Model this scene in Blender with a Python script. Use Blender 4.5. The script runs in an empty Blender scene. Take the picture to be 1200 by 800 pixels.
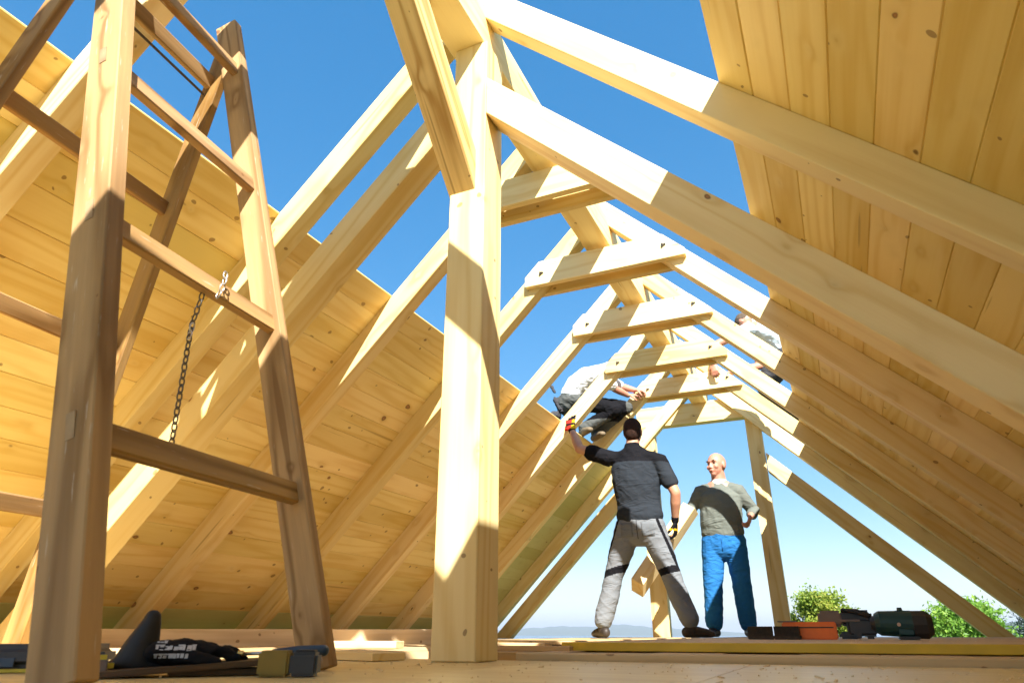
import bpy, bmesh, math, random
from mathutils import Vector, Matrix, Euler, noise
R = math.radians
random.seed(7)
S = bpy.context.scene
COL = S.collection

# ------------------------------------------------------------------ materials
def new_mat(name):
    m = bpy.data.materials.new(name); m.use_nodes = True
    nt = m.node_tree; b = nt.nodes['Principled BSDF']
    return m, nt, b

def N(nt, t, **kw):
    n = nt.nodes.new(t)
    for k, v in kw.items():
        setattr(n, k, v)
    return n

def math_n(nt, op, a, b=None, clamp=False):
    n = nt.nodes.new('ShaderNodeMath'); n.operation = op; n.use_clamp = clamp
    for i, s in enumerate((a, b)):
        if s is None: continue
        if isinstance(s, (int, float)): n.inputs[i].default_value = s
        else: nt.links.new(s, n.inputs[i])
    return n.outputs[0]

def ramp(nt, fac, stops):
    n = nt.nodes.new('ShaderNodeValToRGB')
    while len(n.color_ramp.elements) < len(stops): n.color_ramp.elements.new(0.5)
    for e, (p, c) in zip(n.color_ramp.elements, stops):
        e.position = p; e.color = (*c, 1)
    nt.links.new(fac, n.inputs[0]); return n.outputs[0]

def mixc(nt, fac, a, b, mode='MIX'):
    n = nt.nodes.new('ShaderNodeMix'); n.data_type = 'RGBA'; n.blend_type = mode
    for i, s in ((0, fac), (6, a), (7, b)):
        if isinstance(s, (int, float)): n.inputs[i].default_value = s
        elif isinstance(s, tuple): n.inputs[i].default_value = (*s, 1)
        else: nt.links.new(s, n.inputs[i])
    return n.outputs[2]

def wood_mat(name, light, dark, knot=(.16, .065, .022), knots=1.0, grain=.5, rough=.55, ringscale=9.0, weather=0.0, gloss=.25, green=None, vary=.22):
    """softwood: the grain runs along local X; knots are small round dots the grain bends round"""
    m, nt, b = new_mat(name)
    tc = N(nt, 'ShaderNodeTexCoord'); oi = N(nt, 'ShaderNodeObjectInfo'); at = N(nt, 'ShaderNodeAttribute', attribute_name='brd')
    rnd = math_n(nt, 'ADD', oi.outputs['Random'], at.outputs['Fac'])
    cx = N(nt, 'ShaderNodeCombineXYZ')
    nt.links.new(math_n(nt, 'MULTIPLY', rnd, 37.1), cx.inputs[0])
    nt.links.new(math_n(nt, 'MULTIPLY', rnd, 53.7), cx.inputs[1])
    nt.links.new(math_n(nt, 'MULTIPLY', rnd, 71.3), cx.inputs[2])
    va = N(nt, 'ShaderNodeVectorMath', operation='ADD')
    nt.links.new(tc.outputs['Object'], va.inputs[0]); nt.links.new(cx.outputs[0], va.inputs[1])
    P = va.outputs[0]
    # knots
    vo = N(nt, 'ShaderNodeTexVoronoi', feature='F1'); vo.inputs['Scale'].default_value = 5.2
    mp0 = N(nt, 'ShaderNodeMapping'); mp0.inputs['Scale'].default_value = (.8, 1.25, 1.25)
    dn = N(nt, 'ShaderNodeTexNoise'); dn.inputs['Scale'].default_value = 16; dn.inputs['Detail'].default_value = 0
    nt.links.new(P, dn.inputs['Vector'])
    dm = N(nt, 'ShaderNodeVectorMath', operation='MULTIPLY_ADD'); nt.links.new(dn.outputs['Color'], dm.inputs[0]); dm.inputs[1].default_value = (.045, .03, .03); nt.links.new(P, dm.inputs[2])
    nt.links.new(dm.outputs[0], mp0.inputs[0]); nt.links.new(mp0.outputs[0], vo.inputs['Vector'])
    kd = vo.outputs['Distance']
    sep = N(nt, 'ShaderNodeSeparateColor'); nt.links.new(vo.outputs['Color'], sep.inputs[0])
    size = math_n(nt, 'MULTIPLY', math_n(nt, 'POWER', sep.outputs[0], 1.6), .095 * knots)
    kmask = math_n(nt, 'SUBTRACT', size, kd)
    kmask = math_n(nt, 'MULTIPLY', kmask, 40.0, True)
    # a second family of small pin knots
    vo2 = N(nt, 'ShaderNodeTexVoronoi', feature='F1'); vo2.inputs['Scale'].default_value = 10.5
    nt.links.new(dm.outputs[0], vo2.inputs['Vector'])
    sep2 = N(nt, 'ShaderNodeSeparateColor'); nt.links.new(vo2.outputs['Color'], sep2.inputs[0])
    pm = math_n(nt, 'MULTIPLY', math_n(nt, 'SUBTRACT', math_n(nt, 'MULTIPLY', math_n(nt, 'POWER', sep2.outputs[1], 1.5), .13 * knots), vo2.outputs['Distance']), 60.0, True)
    kall = math_n(nt, 'MAXIMUM', kmask, math_n(nt, 'MULTIPLY', pm, .75))
    # bend of the grain round a knot
    bend = math_n(nt, 'POWER', 2.718, math_n(nt, 'MULTIPLY', kd, -9.0))
    mp = N(nt, 'ShaderNodeMapping'); mp.inputs['Scale'].default_value = (.35, ringscale * .55, ringscale * .55)
    nt.links.new(P, mp.inputs[0])
    nz = N(nt, 'ShaderNodeTexNoise'); nz.inputs['Scale'].default_value = 1.0; nz.inputs['Detail'].default_value = 2.0; nz.inputs['Roughness'].default_value = .45
    nt.links.new(mp.outputs[0], nz.inputs['Vector'])
    ph = math_n(nt, 'ADD', math_n(nt, 'MULTIPLY', nz.outputs['Fac'], 46.0), math_n(nt, 'MULTIPLY', bend, 7.0))
    ring = math_n(nt, 'MULTIPLY_ADD', math_n(nt, 'SINE', ph), .5); ring.node.inputs[2].default_value = .5
    ring = math_n(nt, 'POWER', ring, 2.2)
    # fine fibres
    mp2 = N(nt, 'ShaderNodeMapping'); mp2.inputs['Scale'].default_value = (2.5, 90, 90)
    nt.links.new(P, mp2.inputs[0])
    fb = N(nt, 'ShaderNodeTexNoise'); fb.inputs['Scale'].default_value = 1.0; fb.inputs['Detail'].default_value = 2.0
    nt.links.new(mp2.outputs[0], fb.inputs['Vector'])
    # broad tone change along and across the piece
    bz = N(nt, 'ShaderNodeTexNoise'); bz.inputs['Scale'].default_value = 1.7; bz.inputs['Detail'].default_value = 1.0
    nt.links.new(P, bz.inputs['Vector'])
    f = math_n(nt, 'MULTIPLY', ring, grain)
    f = math_n(nt, 'ADD', f, math_n(nt, 'MULTIPLY', math_n(nt, 'SUBTRACT', fb.outputs['Fac'], .5), .55 * grain + .12))
    f = math_n(nt, 'ADD', f, math_n(nt, 'MULTIPLY', math_n(nt, 'SUBTRACT', bz.outputs['Fac'], .45), .7), True)
    col = mixc(nt, f, light, dark)
    if green:
        gz = N(nt, 'ShaderNodeTexNoise'); gz.inputs['Scale'].default_value = 1.3; gz.inputs['Detail'].default_value = 4.0
        nt.links.new(P, gz.inputs['Vector'])
        col = mixc(nt, .85, col, green)
    # piece to piece
    wn = N(nt, 'ShaderNodeTexWhiteNoise', noise_dimensions='1D'); nt.links.new(rnd, wn.inputs['W'])
    hsv = N(nt, 'ShaderNodeHueSaturation')
    nt.links.new(col, hsv.inputs['Color'])
    nt.links.new(math_n(nt, 'MULTIPLY_ADD', wn.outputs['Value'], vary), hsv.inputs['Value']); hsv.inputs['Value'].links[0].from_node.inputs[2].default_value = .97 - vary / 2
    wn2 = N(nt, 'ShaderNodeTexWhiteNoise', noise_dimensions='1D'); nt.links.new(math_n(nt, 'ADD', rnd, 3.7), wn2.inputs['W'])
    nt.links.new(math_n(nt, 'MULTIPLY_ADD', wn2.outputs['Value'], .010), hsv.inputs['Hue']); hsv.inputs['Hue'].links[0].from_node.inputs[2].default_value = .4965
    nt.links.new(math_n(nt, 'MULTIPLY_ADD', wn.outputs['Value'], -.16), hsv.inputs['Saturation']); hsv.inputs['Saturation'].links[0].from_node.inputs[2].default_value = 1.08
    col = hsv.outputs[0]
    if weather > 0:
        mp3 = N(nt, 'ShaderNodeMapping'); mp3.inputs['Scale'].default_value = (1.6, 18, 18)
        nt.links.new(P, mp3.inputs[0])
        wz = N(nt, 'ShaderNodeTexNoise'); wz.inputs['Scale'].default_value = 1.2; wz.inputs['Detail'].default_value = 6.0; wz.inputs['Roughness'].default_value = .7
        nt.links.new(mp3.outputs[0], wz.inputs['Vector'])
        wf = math_n(nt, 'MULTIPLY', math_n(nt, 'SUBTRACT', wz.outputs['Fac'], .42), 3.2 * weather, True)
        col = mixc(nt, wf, col, (.31, .20, .105))
        sz = N(nt, 'ShaderNodeTexNoise'); sz.inputs['Scale'].default_value = 7.0; sz.inputs['Detail'].default_value = 5.0
        nt.links.new(mp3.outputs[0], sz.inputs['Vector'])
        sf = math_n(nt, 'MULTIPLY', math_n(nt, 'SUBTRACT', sz.outputs['Fac'], .66), 9.0, True)
        col = mixc(nt, math_n(nt, 'MULTIPLY', sf, .55), col, (.72, .66, .56))
    col = mixc(nt, math_n(nt, 'MULTIPLY', bend, .42 * min(knots, 1.0)), col, tuple(.5 * (a + c) for a, c in zip(dark, knot)))
    ck = N(nt, 'ShaderNodeMapping'); ck.inputs['Scale'].default_value = (1.1, 26, 26); nt.links.new(P, ck.inputs[0])
    cz = N(nt, 'ShaderNodeTexNoise'); cz.inputs['Scale'].default_value = 1; cz.inputs['Detail'].default_value = 1; nt.links.new(ck.outputs[0], cz.inputs['Vector'])
    cm = math_n(nt, 'MULTIPLY', math_n(nt, 'SUBTRACT', cz.outputs['Fac'], .745), 30.0, True)      # drying checks, resin streaks
    col = mixc(nt, math_n(nt, 'MULTIPLY', cm, .6), col, tuple(.45 * a + .3 * c for a, c in zip(dark, knot)))
    heart = math_n(nt, 'MULTIPLY', math_n(nt, 'SUBTRACT', math_n(nt, 'MULTIPLY', size, .62), kd), 45.0, True)
    kcol = mixc(nt, math_n(nt, 'MULTIPLY', heart, .75), knot, tuple(min(1, 2.4 * c) for c in knot))
    col = mixc(nt, math_n(nt, 'MULTIPLY', kall, .85), col, kcol)
    nt.links.new(col, b.inputs['Base Color'])
    b.inputs['Roughness'].default_value = rough
    b.inputs['Specular IOR Level'].default_value = gloss
    bp = N(nt, 'ShaderNodeBump'); bp.inputs['Strength'].default_value = .18 + .3 * weather; bp.inputs['Distance'].default_value = .002
    nt.links.new(math_n(nt, 'ADD', fb.outputs['Fac'], math_n(nt, 'MULTIPLY', ring, -.35)), bp.inputs['Height'])
    nt.links.new(bp.outputs[0], b.inputs['Normal'])
    return m

PINE = wood_mat('planed_spruce', (.86, .675, .335), (.71, .465, .145), knots=1.05, grain=.5)
DOUG = wood_mat('striped_spruce', (.78, .56, .22), (.46, .26, .06), knots=.6, grain=.85, ringscale=16)
BOARD = wood_mat('sheathing_spruce', (.87, .67, .275), (.72, .475, .13), knots=1.35, grain=.5, rough=.5, vary=.28)
GREEN = wood_mat('green_treated_board', (.66, .58, .26), (.50, .42, .15), knots=.9, grain=.5, green=(.56, .53, .215))
LADW = wood_mat('old_ladder_wood', (.50, .30, .125), (.25, .13, .042), knots=.8, grain=.9, rough=.7, weather=.6)
ENDG = wood_mat('tenon_end_grain', (.40, .27, .15), (.25, .15, .08), knots=.2, grain=.6)
FLOORW = wood_mat('floor_panel_wood', (.82, .65, .33), (.64, .44, .17), knots=.5, grain=.45, rough=.38, gloss=.45)
ROUGHW = wood_mat('rough_sawn_wood', (.70, .51, .29), (.52, .34, .16), knots=1.3, grain=.5, rough=.7)

def plain(name, col, rough=.6, metal=0, var=.15, scale=30, bump=.1, spec=.4):
    m, nt, b = new_mat(name)
    tc = N(nt, 'ShaderNodeTexCoord')
    nz = N(nt, 'ShaderNodeTexNoise'); nz.inputs['Scale'].default_value = scale; nz.inputs['Detail'].default_value = 4
    nt.links.new(tc.outputs['Object'], nz.inputs['Vector'])
    c = mixc(nt, nz.outputs['Fac'], tuple(x * (1 - var) for x in col), tuple(min(1, x * (1 + var)) for x in col))
    nt.links.new(c, b.inputs['Base Color'])
    b.inputs['Roughness'].default_value = rough; b.inputs['Metallic'].default_value = metal
    b.inputs['Specular IOR Level'].default_value = spec
    bp = N(nt, 'ShaderNodeBump'); bp.inputs['Strength'].default_value = bump; bp.inputs['Distance'].default_value = .003
    nt.links.new(nz.outputs['Fac'], bp.inputs['Height']); nt.links.new(bp.outputs[0], b.inputs['Normal'])
    return m

YELLOWP = plain('yellow_panel_edge', (.62, .42, .03), .55, var=.25, scale=9)
STEEL = plain('zinc_steel', (.55, .53, .50), .35, .9)
DARKST = plain('dark_steel', (.07, .055, .045), .6, .2)
BLACK = plain('black_rubber', (.022, .021, .021), .55)
BLACKP = plain('black_plastic', (.03, .03, .032), .4)
TEAL = plain('dark_green_plastic', (.012, .055, .055), .4)
ORANGE = plain('orange_plastic', (.95, .20, .03), .5)
GREYP = plain('grey_brown_plastic', (.20, .15, .12), .55)
GRID = plain('dusty_brown_plastic', (.055, .042, .03), .8, var=.5, scale=60)
YEL = plain('yellow_plastic', (.65, .5, .04), .5)
OLIVE = plain('ochre_tape', (.28, .20, .04), .6)
WHITE = plain('white_print', (.55, .55, .55), .7)
BLUE = plain('blue_plastic', (.035, .06, .10), .4)
BROWNB = plain('dark_brown_board', (.10, .06, .03), .6)

# ------------------------------------------------------------------ builders
def mesh_obj(name, bm, mat, parent=None, loc=None, rot=None, smooth=False):
    me = bpy.data.meshes.new(name); bm.to_mesh(me); bm.free()
    if mat is not None:
        for mm in (mat if isinstance(mat, (list, tuple)) else [mat]): me.materials.append(mm)
    if smooth:
        for p in me.polygons: p.use_smooth = True
    o = bpy.data.objects.new(name, me); COL.objects.link(o)
    if loc is not None: o.location = loc
    if rot is not None: o.matrix_world = rot
    if parent is not None: o.parent = parent
    return o

def tag(o, label=None, cat=None, group=None, kind=None):
    if label: o['label'] = label
    if cat: o['category'] = cat
    if group: o['group'] = group
    if kind: o['kind'] = kind
    return o

def empty(name, loc, label, cat, group=None, rot=0):
    o = bpy.data.objects.new(name, None); COL.objects.link(o); o.location = loc; o.rotation_euler = (0, 0, rot)
    o.empty_display_size = .1
    return tag(o, label, cat, group)

def frame(A, X, Zhint):
    X = Vector(X).normalized(); Z = Vector(Zhint); Y = Z.cross(X).normalized(); Z = X.cross(Y)
    M = Matrix((X, Y, Z)).transposed().to_4x4(); M.translation = Vector(A); return M

def bevel(bm, w, seg=1):
    if w > 0: bmesh.ops.bevel(bm, geom=bm.edges[:], offset=w, segments=seg, affect='EDGES', clamp_overlap=True)

def rough_up(bm, amt, scale=1.0, along=2.5):
    """a sawn stick is never dead straight: cut it along its length and let it wander a little"""
    for v in bm.verts:
        p = v.co * scale
        v.co.y += amt * noise.noise(Vector((p.x / along, 3.1, 7.7)))
        v.co.z += amt * noise.noise(Vector((p.x / along, 9.3, 1.7)))

def timber(name, A, B, w, h, zhint=(0, 0, 1), mat=PINE, bev=.003, parent=None, end_cuts=(0, 0), wob=.003):
    """square timber from A to B (centre line); w across, h along zhint; grain along local X"""
    A = Vector(A); B = Vector(B); L = (B - A).length
    M = frame(A, B - A, zhint)
    bm = bmesh.new()
    vs = []
    for x, cut in ((0, end_cuts[0]), (L, end_cuts[1])):
        for y, z in ((-w / 2, -h / 2), (w / 2, -h / 2), (w / 2, h / 2), (-w / 2, h / 2)):
            vs.append(bm.verts.new((x + cut * z, y, z)))
    for k in range(4):
        bm.faces.new((vs[k], vs[(k + 1) % 4], vs[4 + (k + 1) % 4], vs[4 + k]))
    bm.faces.new((vs[3], vs[2], vs[1], vs[0])); bm.faces.new(vs[4:8])
    bmesh.ops.recalc_face_normals(bm, faces=bm.faces[:])
    bevel(bm, bev)
    if wob and L > .6:
        n = int(L / .3)
        for k in range(1, n):
            bmesh.ops.bisect_plane(bm, geom=bm.verts[:] + bm.edges[:] + bm.faces[:], plane_co=(L * k / n, 0, 0), plane_no=(1, 0, 0))
        rough_up(bm, wob)
    o = mesh_obj(name, bm, mat)
    o.matrix_world = M
    if parent is not None:
        o.parent = parent; o.matrix_parent_inverse = parent.matrix_basis.inverted() if False else Matrix()
        o.matrix_basis = parent_local(parent, M)
    return o

def parent_local(parent, M):
    return (Matrix.Translation(parent.location) @ Euler(parent.rotation_euler).to_matrix().to_4x4()).inverted() @ M

def put(o, parent):
    M = o.matrix_basis.copy(); o.parent = parent; o.matrix_basis = parent_local(parent, M); return o

def prof_timber(name, pts, y0, y1, origin, xdir, mat=PINE, bev=.003, wob=.002):
    """polygon in the XZ plane extruded from y0 to y1; local X along xdir so that the grain follows the piece"""
    ym = (y0 + y1) / 2
    M = frame((origin[0], ym, origin[1]), (xdir[0], 0, xdir[1]), (-xdir[1], 0, xdir[0]))
    Mi = M.inverted()
    bm = bmesh.new()
    a = [bm.verts.new(Mi @ Vector((x, y0, z))) for x, z in pts]
    b = [bm.verts.new(Mi @ Vector((x, y1, z))) for x, z in pts]
    n = len(pts)
    bm.faces.new(a); bm.faces.new(b[::-1])
    for k in range(n): bm.faces.new((a[k], b[k], b[(k + 1) % n], a[(k + 1) % n]))
    bmesh.ops.recalc_face_normals(bm, faces=bm.faces[:])
    bevel(bm, bev)
    xs = [v.co.x for v in bm.verts]; lo, hi = min(xs), max(xs); m = int((hi - lo) / .35)
    for k in range(1, m):
        bmesh.ops.bisect_plane(bm, geom=bm.verts[:] + bm.edges[:] + bm.faces[:], plane_co=(lo + (hi - lo) * k / m, 0, 0), plane_no=(1, 0, 0))
    rough_up(bm, wob)
    o = mesh_obj(name, bm, mat); o.matrix_world = M
    return o

# ------------------------------------------------------------------ roof timbers
# the camera is the origin: X across the building, Y along the ridge, Z up
CX = -1.19            # ridge centre line
TR = 1.81; TL = 4.18  # right rafters: x+z = TR on top ; left rafters: z-x = TL on top
H = .20               # plumb depth of a rafter
YK = [.13, 1.05, 2.13, 3.13, 4.13, 5.12, 6.10, 7.07, 8.06]
ORD = ['hidden', 'first', 'second', 'third', 'fourth', 'fifth', 'sixth', 'seventh', 'eighth']

rp = prof_timber('ridge_beam', [(-1.29, 2.563), (-1.112, 2.563), (-1.112, 2.78), (-1.29, 2.78)], 0, 0, (-1.2, 2.67), (1, 0)) if False else None
ridge = timber('ridge_beam', (-1.201, -.5, 2.671), (-1.201, 8.25, 2.671), .178, .217, mat=PINE, wob=0)
tag(ridge, 'long ridge beam running under the rafter peaks above the big post', 'beam')

zR = lambda x, off=0: TR - off - x
zL = lambda x, off=0: TL - off + x
for k, y in enumerate(YK):
    if k == 0: continue
    xe = 2.15; xl = -4.53
    r = prof_timber('rafter', [(CX + .004, zR(CX)), (CX + .004, zR(CX, H)), (xe, zR(xe, H)), (xe, zR(xe))], y, y + .1, (CX, zR(CX, H / 2)), (1, -1))
    tag(r, {1: 'right rafter nearest the camera, mostly above the picture edge', 2: 'broad right rafter leaving the top of the big post, with the first sheathing edge on it'}.get(k, '%s right rafter, counted from the post, sunlit above the sheathing edge' % ORD[k - 1]), 'rafter', 'rafters of the right roof slope')
    if k == 2: r['label'] = 'topmost right rafter, crossing from the post top to the upper right edge'
    l = prof_timber('rafter', [(CX - .004, zL(CX)), (CX - .004, zL(CX, H)), (xl, zL(xl, H)), (xl, zL(xl))], y + .004, y + .104, (CX, zL(CX, H / 2)), (-1, -1))
    tag(l, {1: 'left rafter nearest the camera, passing behind the wooden step ladder', 2: 'bright left rafter meeting the ridge right behind the knee brace'}.get(k, '%s left rafter, counted from the post, with a tapering sunlit face' % ORD[k - 1]), 'rafter', 'rafters of the left roof slope')

# big post and its two heavy struts, knee brace
post = timber('post', (-1.178, 2.205, -.085), (-1.178, 2.205, 2.562), .17, .166, zhint=(1, 0, 0), mat=PINE, bev=.004, wob=.002)
tag(post, 'big square post in the middle, carrying the ridge beam', 'post')
sr = prof_timber('strut', [(-1.093, 1.24 + 1.093), (-1.093, 1.035 + 1.093), (1.12, -.085), (1.325, -.085)], 2.118, 2.255, (-1.09, 2.2), (1, -1))
tag(sr, 'heavy right strut from the side of the big post down to the right', 'strut', 'heavy struts of the big post')
sl = prof_timber('strut', [(-1.263, 3.61 - 1.263), (-1.263, 3.40 - 1.263), (-3.485, -.085), (-3.695, -.085)], 2.118, 2.255, (-1.26, 2.2), (-1, -1))
tag(sl, 'heavy left strut from the big post down behind the ladder', 'strut', 'heavy struts of the big post')
kb = timber('knee_brace', (-1.203, 2.19 + .0, 1.768), (-1.203, 1.345, 2.613), .127, .145, zhint=(0, 1, 1), mat=DOUG, bev=.003, wob=0)
tag(kb, 'short sloping brace with dark striped grain, from post up to ridge beam', 'brace')

# paired collar ties
def bolt_mark(x, y, z, parent):
    bm = bmesh.new()
    for a in (0.5, 2.2, 3.9):
        d = Vector((math.cos(a), 0, math.sin(a)))
        bmesh.ops.create_cone(bm, cap_ends=True, segments=6, radius1=.0085, radius2=.007, depth=.014,
                              matrix=Matrix.Translation(Vector((x, y - .003, z)) + d * .011) @ Matrix.Rotation(R(90), 4, 'X'))
    o = mesh_obj('screw', bm, BLACK); return put(o, parent)

for j, k in enumerate((3, 4, 5, 6, 7)):
    y = YK[k]; zb, zt = (2.335, 2.525)
    if k == 7: zb, zt = 2.36, 2.55
    e = empty('collar_tie', (CX, y, zb), '', 'collar tie', 'paired collar ties under the ridge')
    e['label'] = ['collar tie directly right of the big post, nearest of the row', 'second collar tie from the post, with its whole right end showing',
                  'third collar tie from the post, with screws at both ends', 'fourth collar tie from the post, above the man in the dark shirt',
                  'last collar tie, held at both ends by workers on the roof'][j]
    L0, R0 = -1.735 - .02 * (j % 2), -.60 + .015 * (j % 3)
    if k == 7: L0, R0 = -1.70, -.585
    def tie_poly(l0, r0):
        m = .012
        zl_ = lambda x: TL - m + x; zr_ = lambda x: TR - m - x
        return [(l0, zb), (r0, zb), (r0, min(zt, zr_(r0))), (max(r0 - 9, TR - m - zt), zt), (zt - TL + m, zt), (l0, min(zt, zl_(l0)))]
    f = prof_timber('front_plank', tie_poly(L0, R0), y - .049, y - .001, (L0, zb + .09), (1, 0), bev=.002, wob=0); put(f, e)
    bk = prof_timber('back_plank', tie_poly(L0 + .02, R0 - .03), y + .109, y + .157, (L0, zb + .09), (1, 0), bev=.002, wob=0); put(bk, e)
    bolt_mark(L0 + .13, y - .05, zb + .085, e); bolt_mark(R0 - .14, y - .05, zb + .10, e)

# gable frame at the far end
gy = 8.10
gc = timber('gable_beam', (-1.98, gy + .07, 2.455), (-.50, gy + .07, 2.455), .13, .25, mat=PINE); tag(gc, 'horizontal beam across the far gable opening, above the two standing men', 'beam')
g1 = timber('gable_post', (-.612, gy + .07, -.06), (-.625, gy + .07, 2.328), .12, .165, zhint=(1, 0, 0), mat=PINE); tag(g1, 'right post of the far gable, beside the man in blue trousers', 'post', 'posts of the far gable')
g2 = timber('gable_post', (-1.885, gy + .07, -.06), (-1.875, gy + .07, 2.328), .12, .19, zhint=(1, 0, 0), mat=PINE); tag(g2, 'left post of the far gable, behind the legs of the man in the dark shirt', 'post', 'posts of the far gable')
gs = prof_timber('gable_strut', [(-.528, 1.36 + .528), (-.528, 1.14 + .528), (1.20, -.06), (1.42, -.06)], gy + .01, gy + .12, (-.5, 1.8), (1, -1)); tag(gs, 'lone sloping strut from the right gable post down to the floor', 'strut')
gl = prof_timber('gable_strut', [(-1.985, 3.87 - 1.985), (-1.985, 3.65 - 1.985), (-3.71, -.06), (-3.93, -.06)], gy - .03, gy + .08, (-1.98, 1.8), (-1, -1)); tag(gl, 'sloping strut left of the far gable, broken by patches of sun', 'strut')

# wall plates at the eaves
wpl = timber('wall_plate', (-4.05, -.9, -.12), (-4.05, 8.25, -.12), .16, .16, mat=ROUGHW, wob=0); tag(wpl, 'timber plate under the feet of the left rafters', 'wall plate', 'wall plates')
wpr = timber('wall_plate', (1.66, -.9, -.12), (1.66, 8.25, -.12), .16, .16, mat=ROUGHW, wob=0); tag(wpr, 'timber plate under the feet of the right rafters', 'wall plate', 'wall plates')

# ------------------------------------------------------------------ board sheathing on the rafters
def sheathing(side, x_edge, y0, y1):
    """boards parallel to the ridge on top of the rafters, chamfered on the seen face, with staggered butt joints"""
    bw = .1577; th = .024; ch = .004
    top = TR if side > 0 else TL
    sx = 1 if side > 0 else -1
    O = Vector((x_edge, 0, top - x_edge if side > 0 else top + x_edge))
    down = Vector((sx, 0, -1)).normalized(); nrm = Vector((sx, 0, 1)).normalized()
    M = frame(O, (0, 1, 0), nrm)            # local X along the ridge, local Z outwards
    Mi = M.inverted(); dl = (Mi.to_3x3() @ down)
    s = 1 if dl.y > 0 else -1
    bm = bmesh.new(); lay = bm.faces.layers.float.new('brd')
    rows = 27
    rs = random.Random(5 + side)
    for r in range(rows):
        a, b = r * bw, (r + 1) * bw
        cuts = [y0 + rs.uniform(-.015, .015)]
        y = y0 + rs.choice((1.0, 2.0, 3.0))
        while y < y1 - .4:
            near = min(YK, key=lambda q: abs(q - y)) + .05
            cuts.append(near); y = near + rs.choice((2.0, 3.0, 3.0, 4.0))
        cuts.append(y1 + rs.uniform(-.02, .02))
        if side < 0: cuts = [c for c in cuts if abs(c - 7.12) > .3] + [7.12]
        cuts = sorted(set(cuts))
        for u0, u1 in zip(cuts[:-1], cuts[1:]):
            tone = rs.random() * .9
            zz = rs.uniform(0, .0012)
            prof = [(a, th), (b, th), (b, ch + zz), (b - ch, zz), (a + ch, zz), (a, ch + zz)]
            e = .0015
            va = [bm.verts.new((u0 + (e if z > .01 or True else 0), s * q, z + .0008)) for q, z in prof]
            vb = [bm.verts.new((u1 - e, s * q, z + .0008)) for q, z in prof]
            fs = [bm.faces.new(va), bm.faces.new(vb[::-1])]
            for i in range(6): fs.append(bm.faces.new((va[i], vb[i], vb[(i + 1) % 6], va[(i + 1) % 6])))
            green = (r >= rows - 3 - 0) if side < 0 else False
            zmid = O.z + down.z * (a + bw / 2)
            green = side < 0 and (zmid < .16 or u0 > 7.0)
            for f in fs:
                f[lay] = tone; f.material_index = 1 if green else 0
    if side > 0:      # unseen extra rows behind the camera, added higher up to shade the ladder
        for r in range(-4, 0):
            a, b = max(r * bw, -3.65 * bw), (r + 1) * bw; tone = rs.random()
            prof = [(a, th), (b, th), (b, ch), (b - ch, 0), (a + ch, 0), (a, ch)]
            va = [bm.verts.new((y0, s * q, z + .0008)) for q, z in prof]; vb = [bm.verts.new((.32, s * q, z + .0008)) for q, z in prof]
            fs = [bm.faces.new(va), bm.faces.new(vb[::-1])] + [bm.faces.new((va[i], vb[i], vb[(i + 1) % 6], va[(i + 1) % 6])) for i in range(6)]
            for f in fs: f[lay] = tone
    # unseen back sheet, added to stop sun leaking through the board joints
    vs = [bm.verts.new((u, s * q, th + .003)) for u, q in ((y0, 0), (y1, 0), (y1, rows * bw), (y0, rows * bw))]
    f = bm.faces.new(vs); f.material_index = 2
    bmesh.ops.recalc_face_normals(bm, faces=bm.faces[:])
    o = mesh_obj('roof_sheathing', bm, [BOARD, GREEN, plain('leak_stop_sheet_%d' % side, (.10, .11, .10), .9)])
    o.matrix_world = M
    return o
shr = sheathing(1, -.112, -2.9, 8.22); tag(shr, 'board sheathing on the right roof slope, its upper edge against the sky', 'roof boards')
shl = sheathing(-1, -2.25, -.85, 8.22); tag(shl, 'board sheathing on the left roof slope behind the ladder', 'roof boards')

# ------------------------------------------------------------------ floor
def box(bm, x0, x1, y0, y1, z0, z1):
    vs = [bm.verts.new((x, y, z)) for z in (z0, z1) for x, y in ((x0, y0), (x1, y0), (x1, y1), (x0, y1))]
    for f in ((3, 2, 1, 0), (4, 5, 6, 7), (0, 1, 5, 4), (1, 2, 6, 5), (2, 3, 7, 6), (3, 0, 4, 7)): bm.faces.new([vs[i] for i in f])

bm = bmesh.new(); lay = bm.faces.layers.float.new('brd'); rs = random.Random(3)
xs = -4.0
while xs < 1.6:
    w = rs.choice((.62, .625)); n0 = len(bm.faces)
    for (ya, yb) in ((-1.2, .35), (.353, 2.368)):
        bm.faces.ensure_lookup_table(); n0 = len(bm.faces); box(bm, xs, min(xs + w - .002, 1.6), ya, yb, -.112, -.085 - rs.uniform(0, .0015)); bm.faces.ensure_lookup_table(); t = rs.random()
        for f in bm.faces[n0:]: f[lay] = t
    xs += w
bmesh.ops.recalc_face_normals(bm, faces=bm.faces[:])
fl = mesh_obj('floor', bm, FLOORW); tag(fl, kind='structure')
bm = bmesh.new(); lay = bm.faces.layers.float.new('brd')
xs = -4.0
while xs < 1.6:
    w = .24; bm.faces.ensure_lookup_table(); n0 = len(bm.faces)
    box(bm, xs, min(xs + w - .004, 1.6), 2.50, 8.22, -.10, -.064 - rs.uniform(0, .003)); bm.faces.ensure_lookup_table(); t = rs.random()
    for f in bm.faces[n0:]: f[lay] = t
    xs += w
bmesh.ops.recalc_face_normals(bm, faces=bm.faces[:])
fd = mesh_obj('floor', bm, ROUGHW); tag(fd, kind='structure')
bm = bmesh.new(); box(bm, -4.0, 1.6, -1.2, 8.2, -.36, -.114)
tag(mesh_obj('floor_slab', bm, plain('concrete', (.35, .33, .3), .9)), kind='structure')

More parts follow.
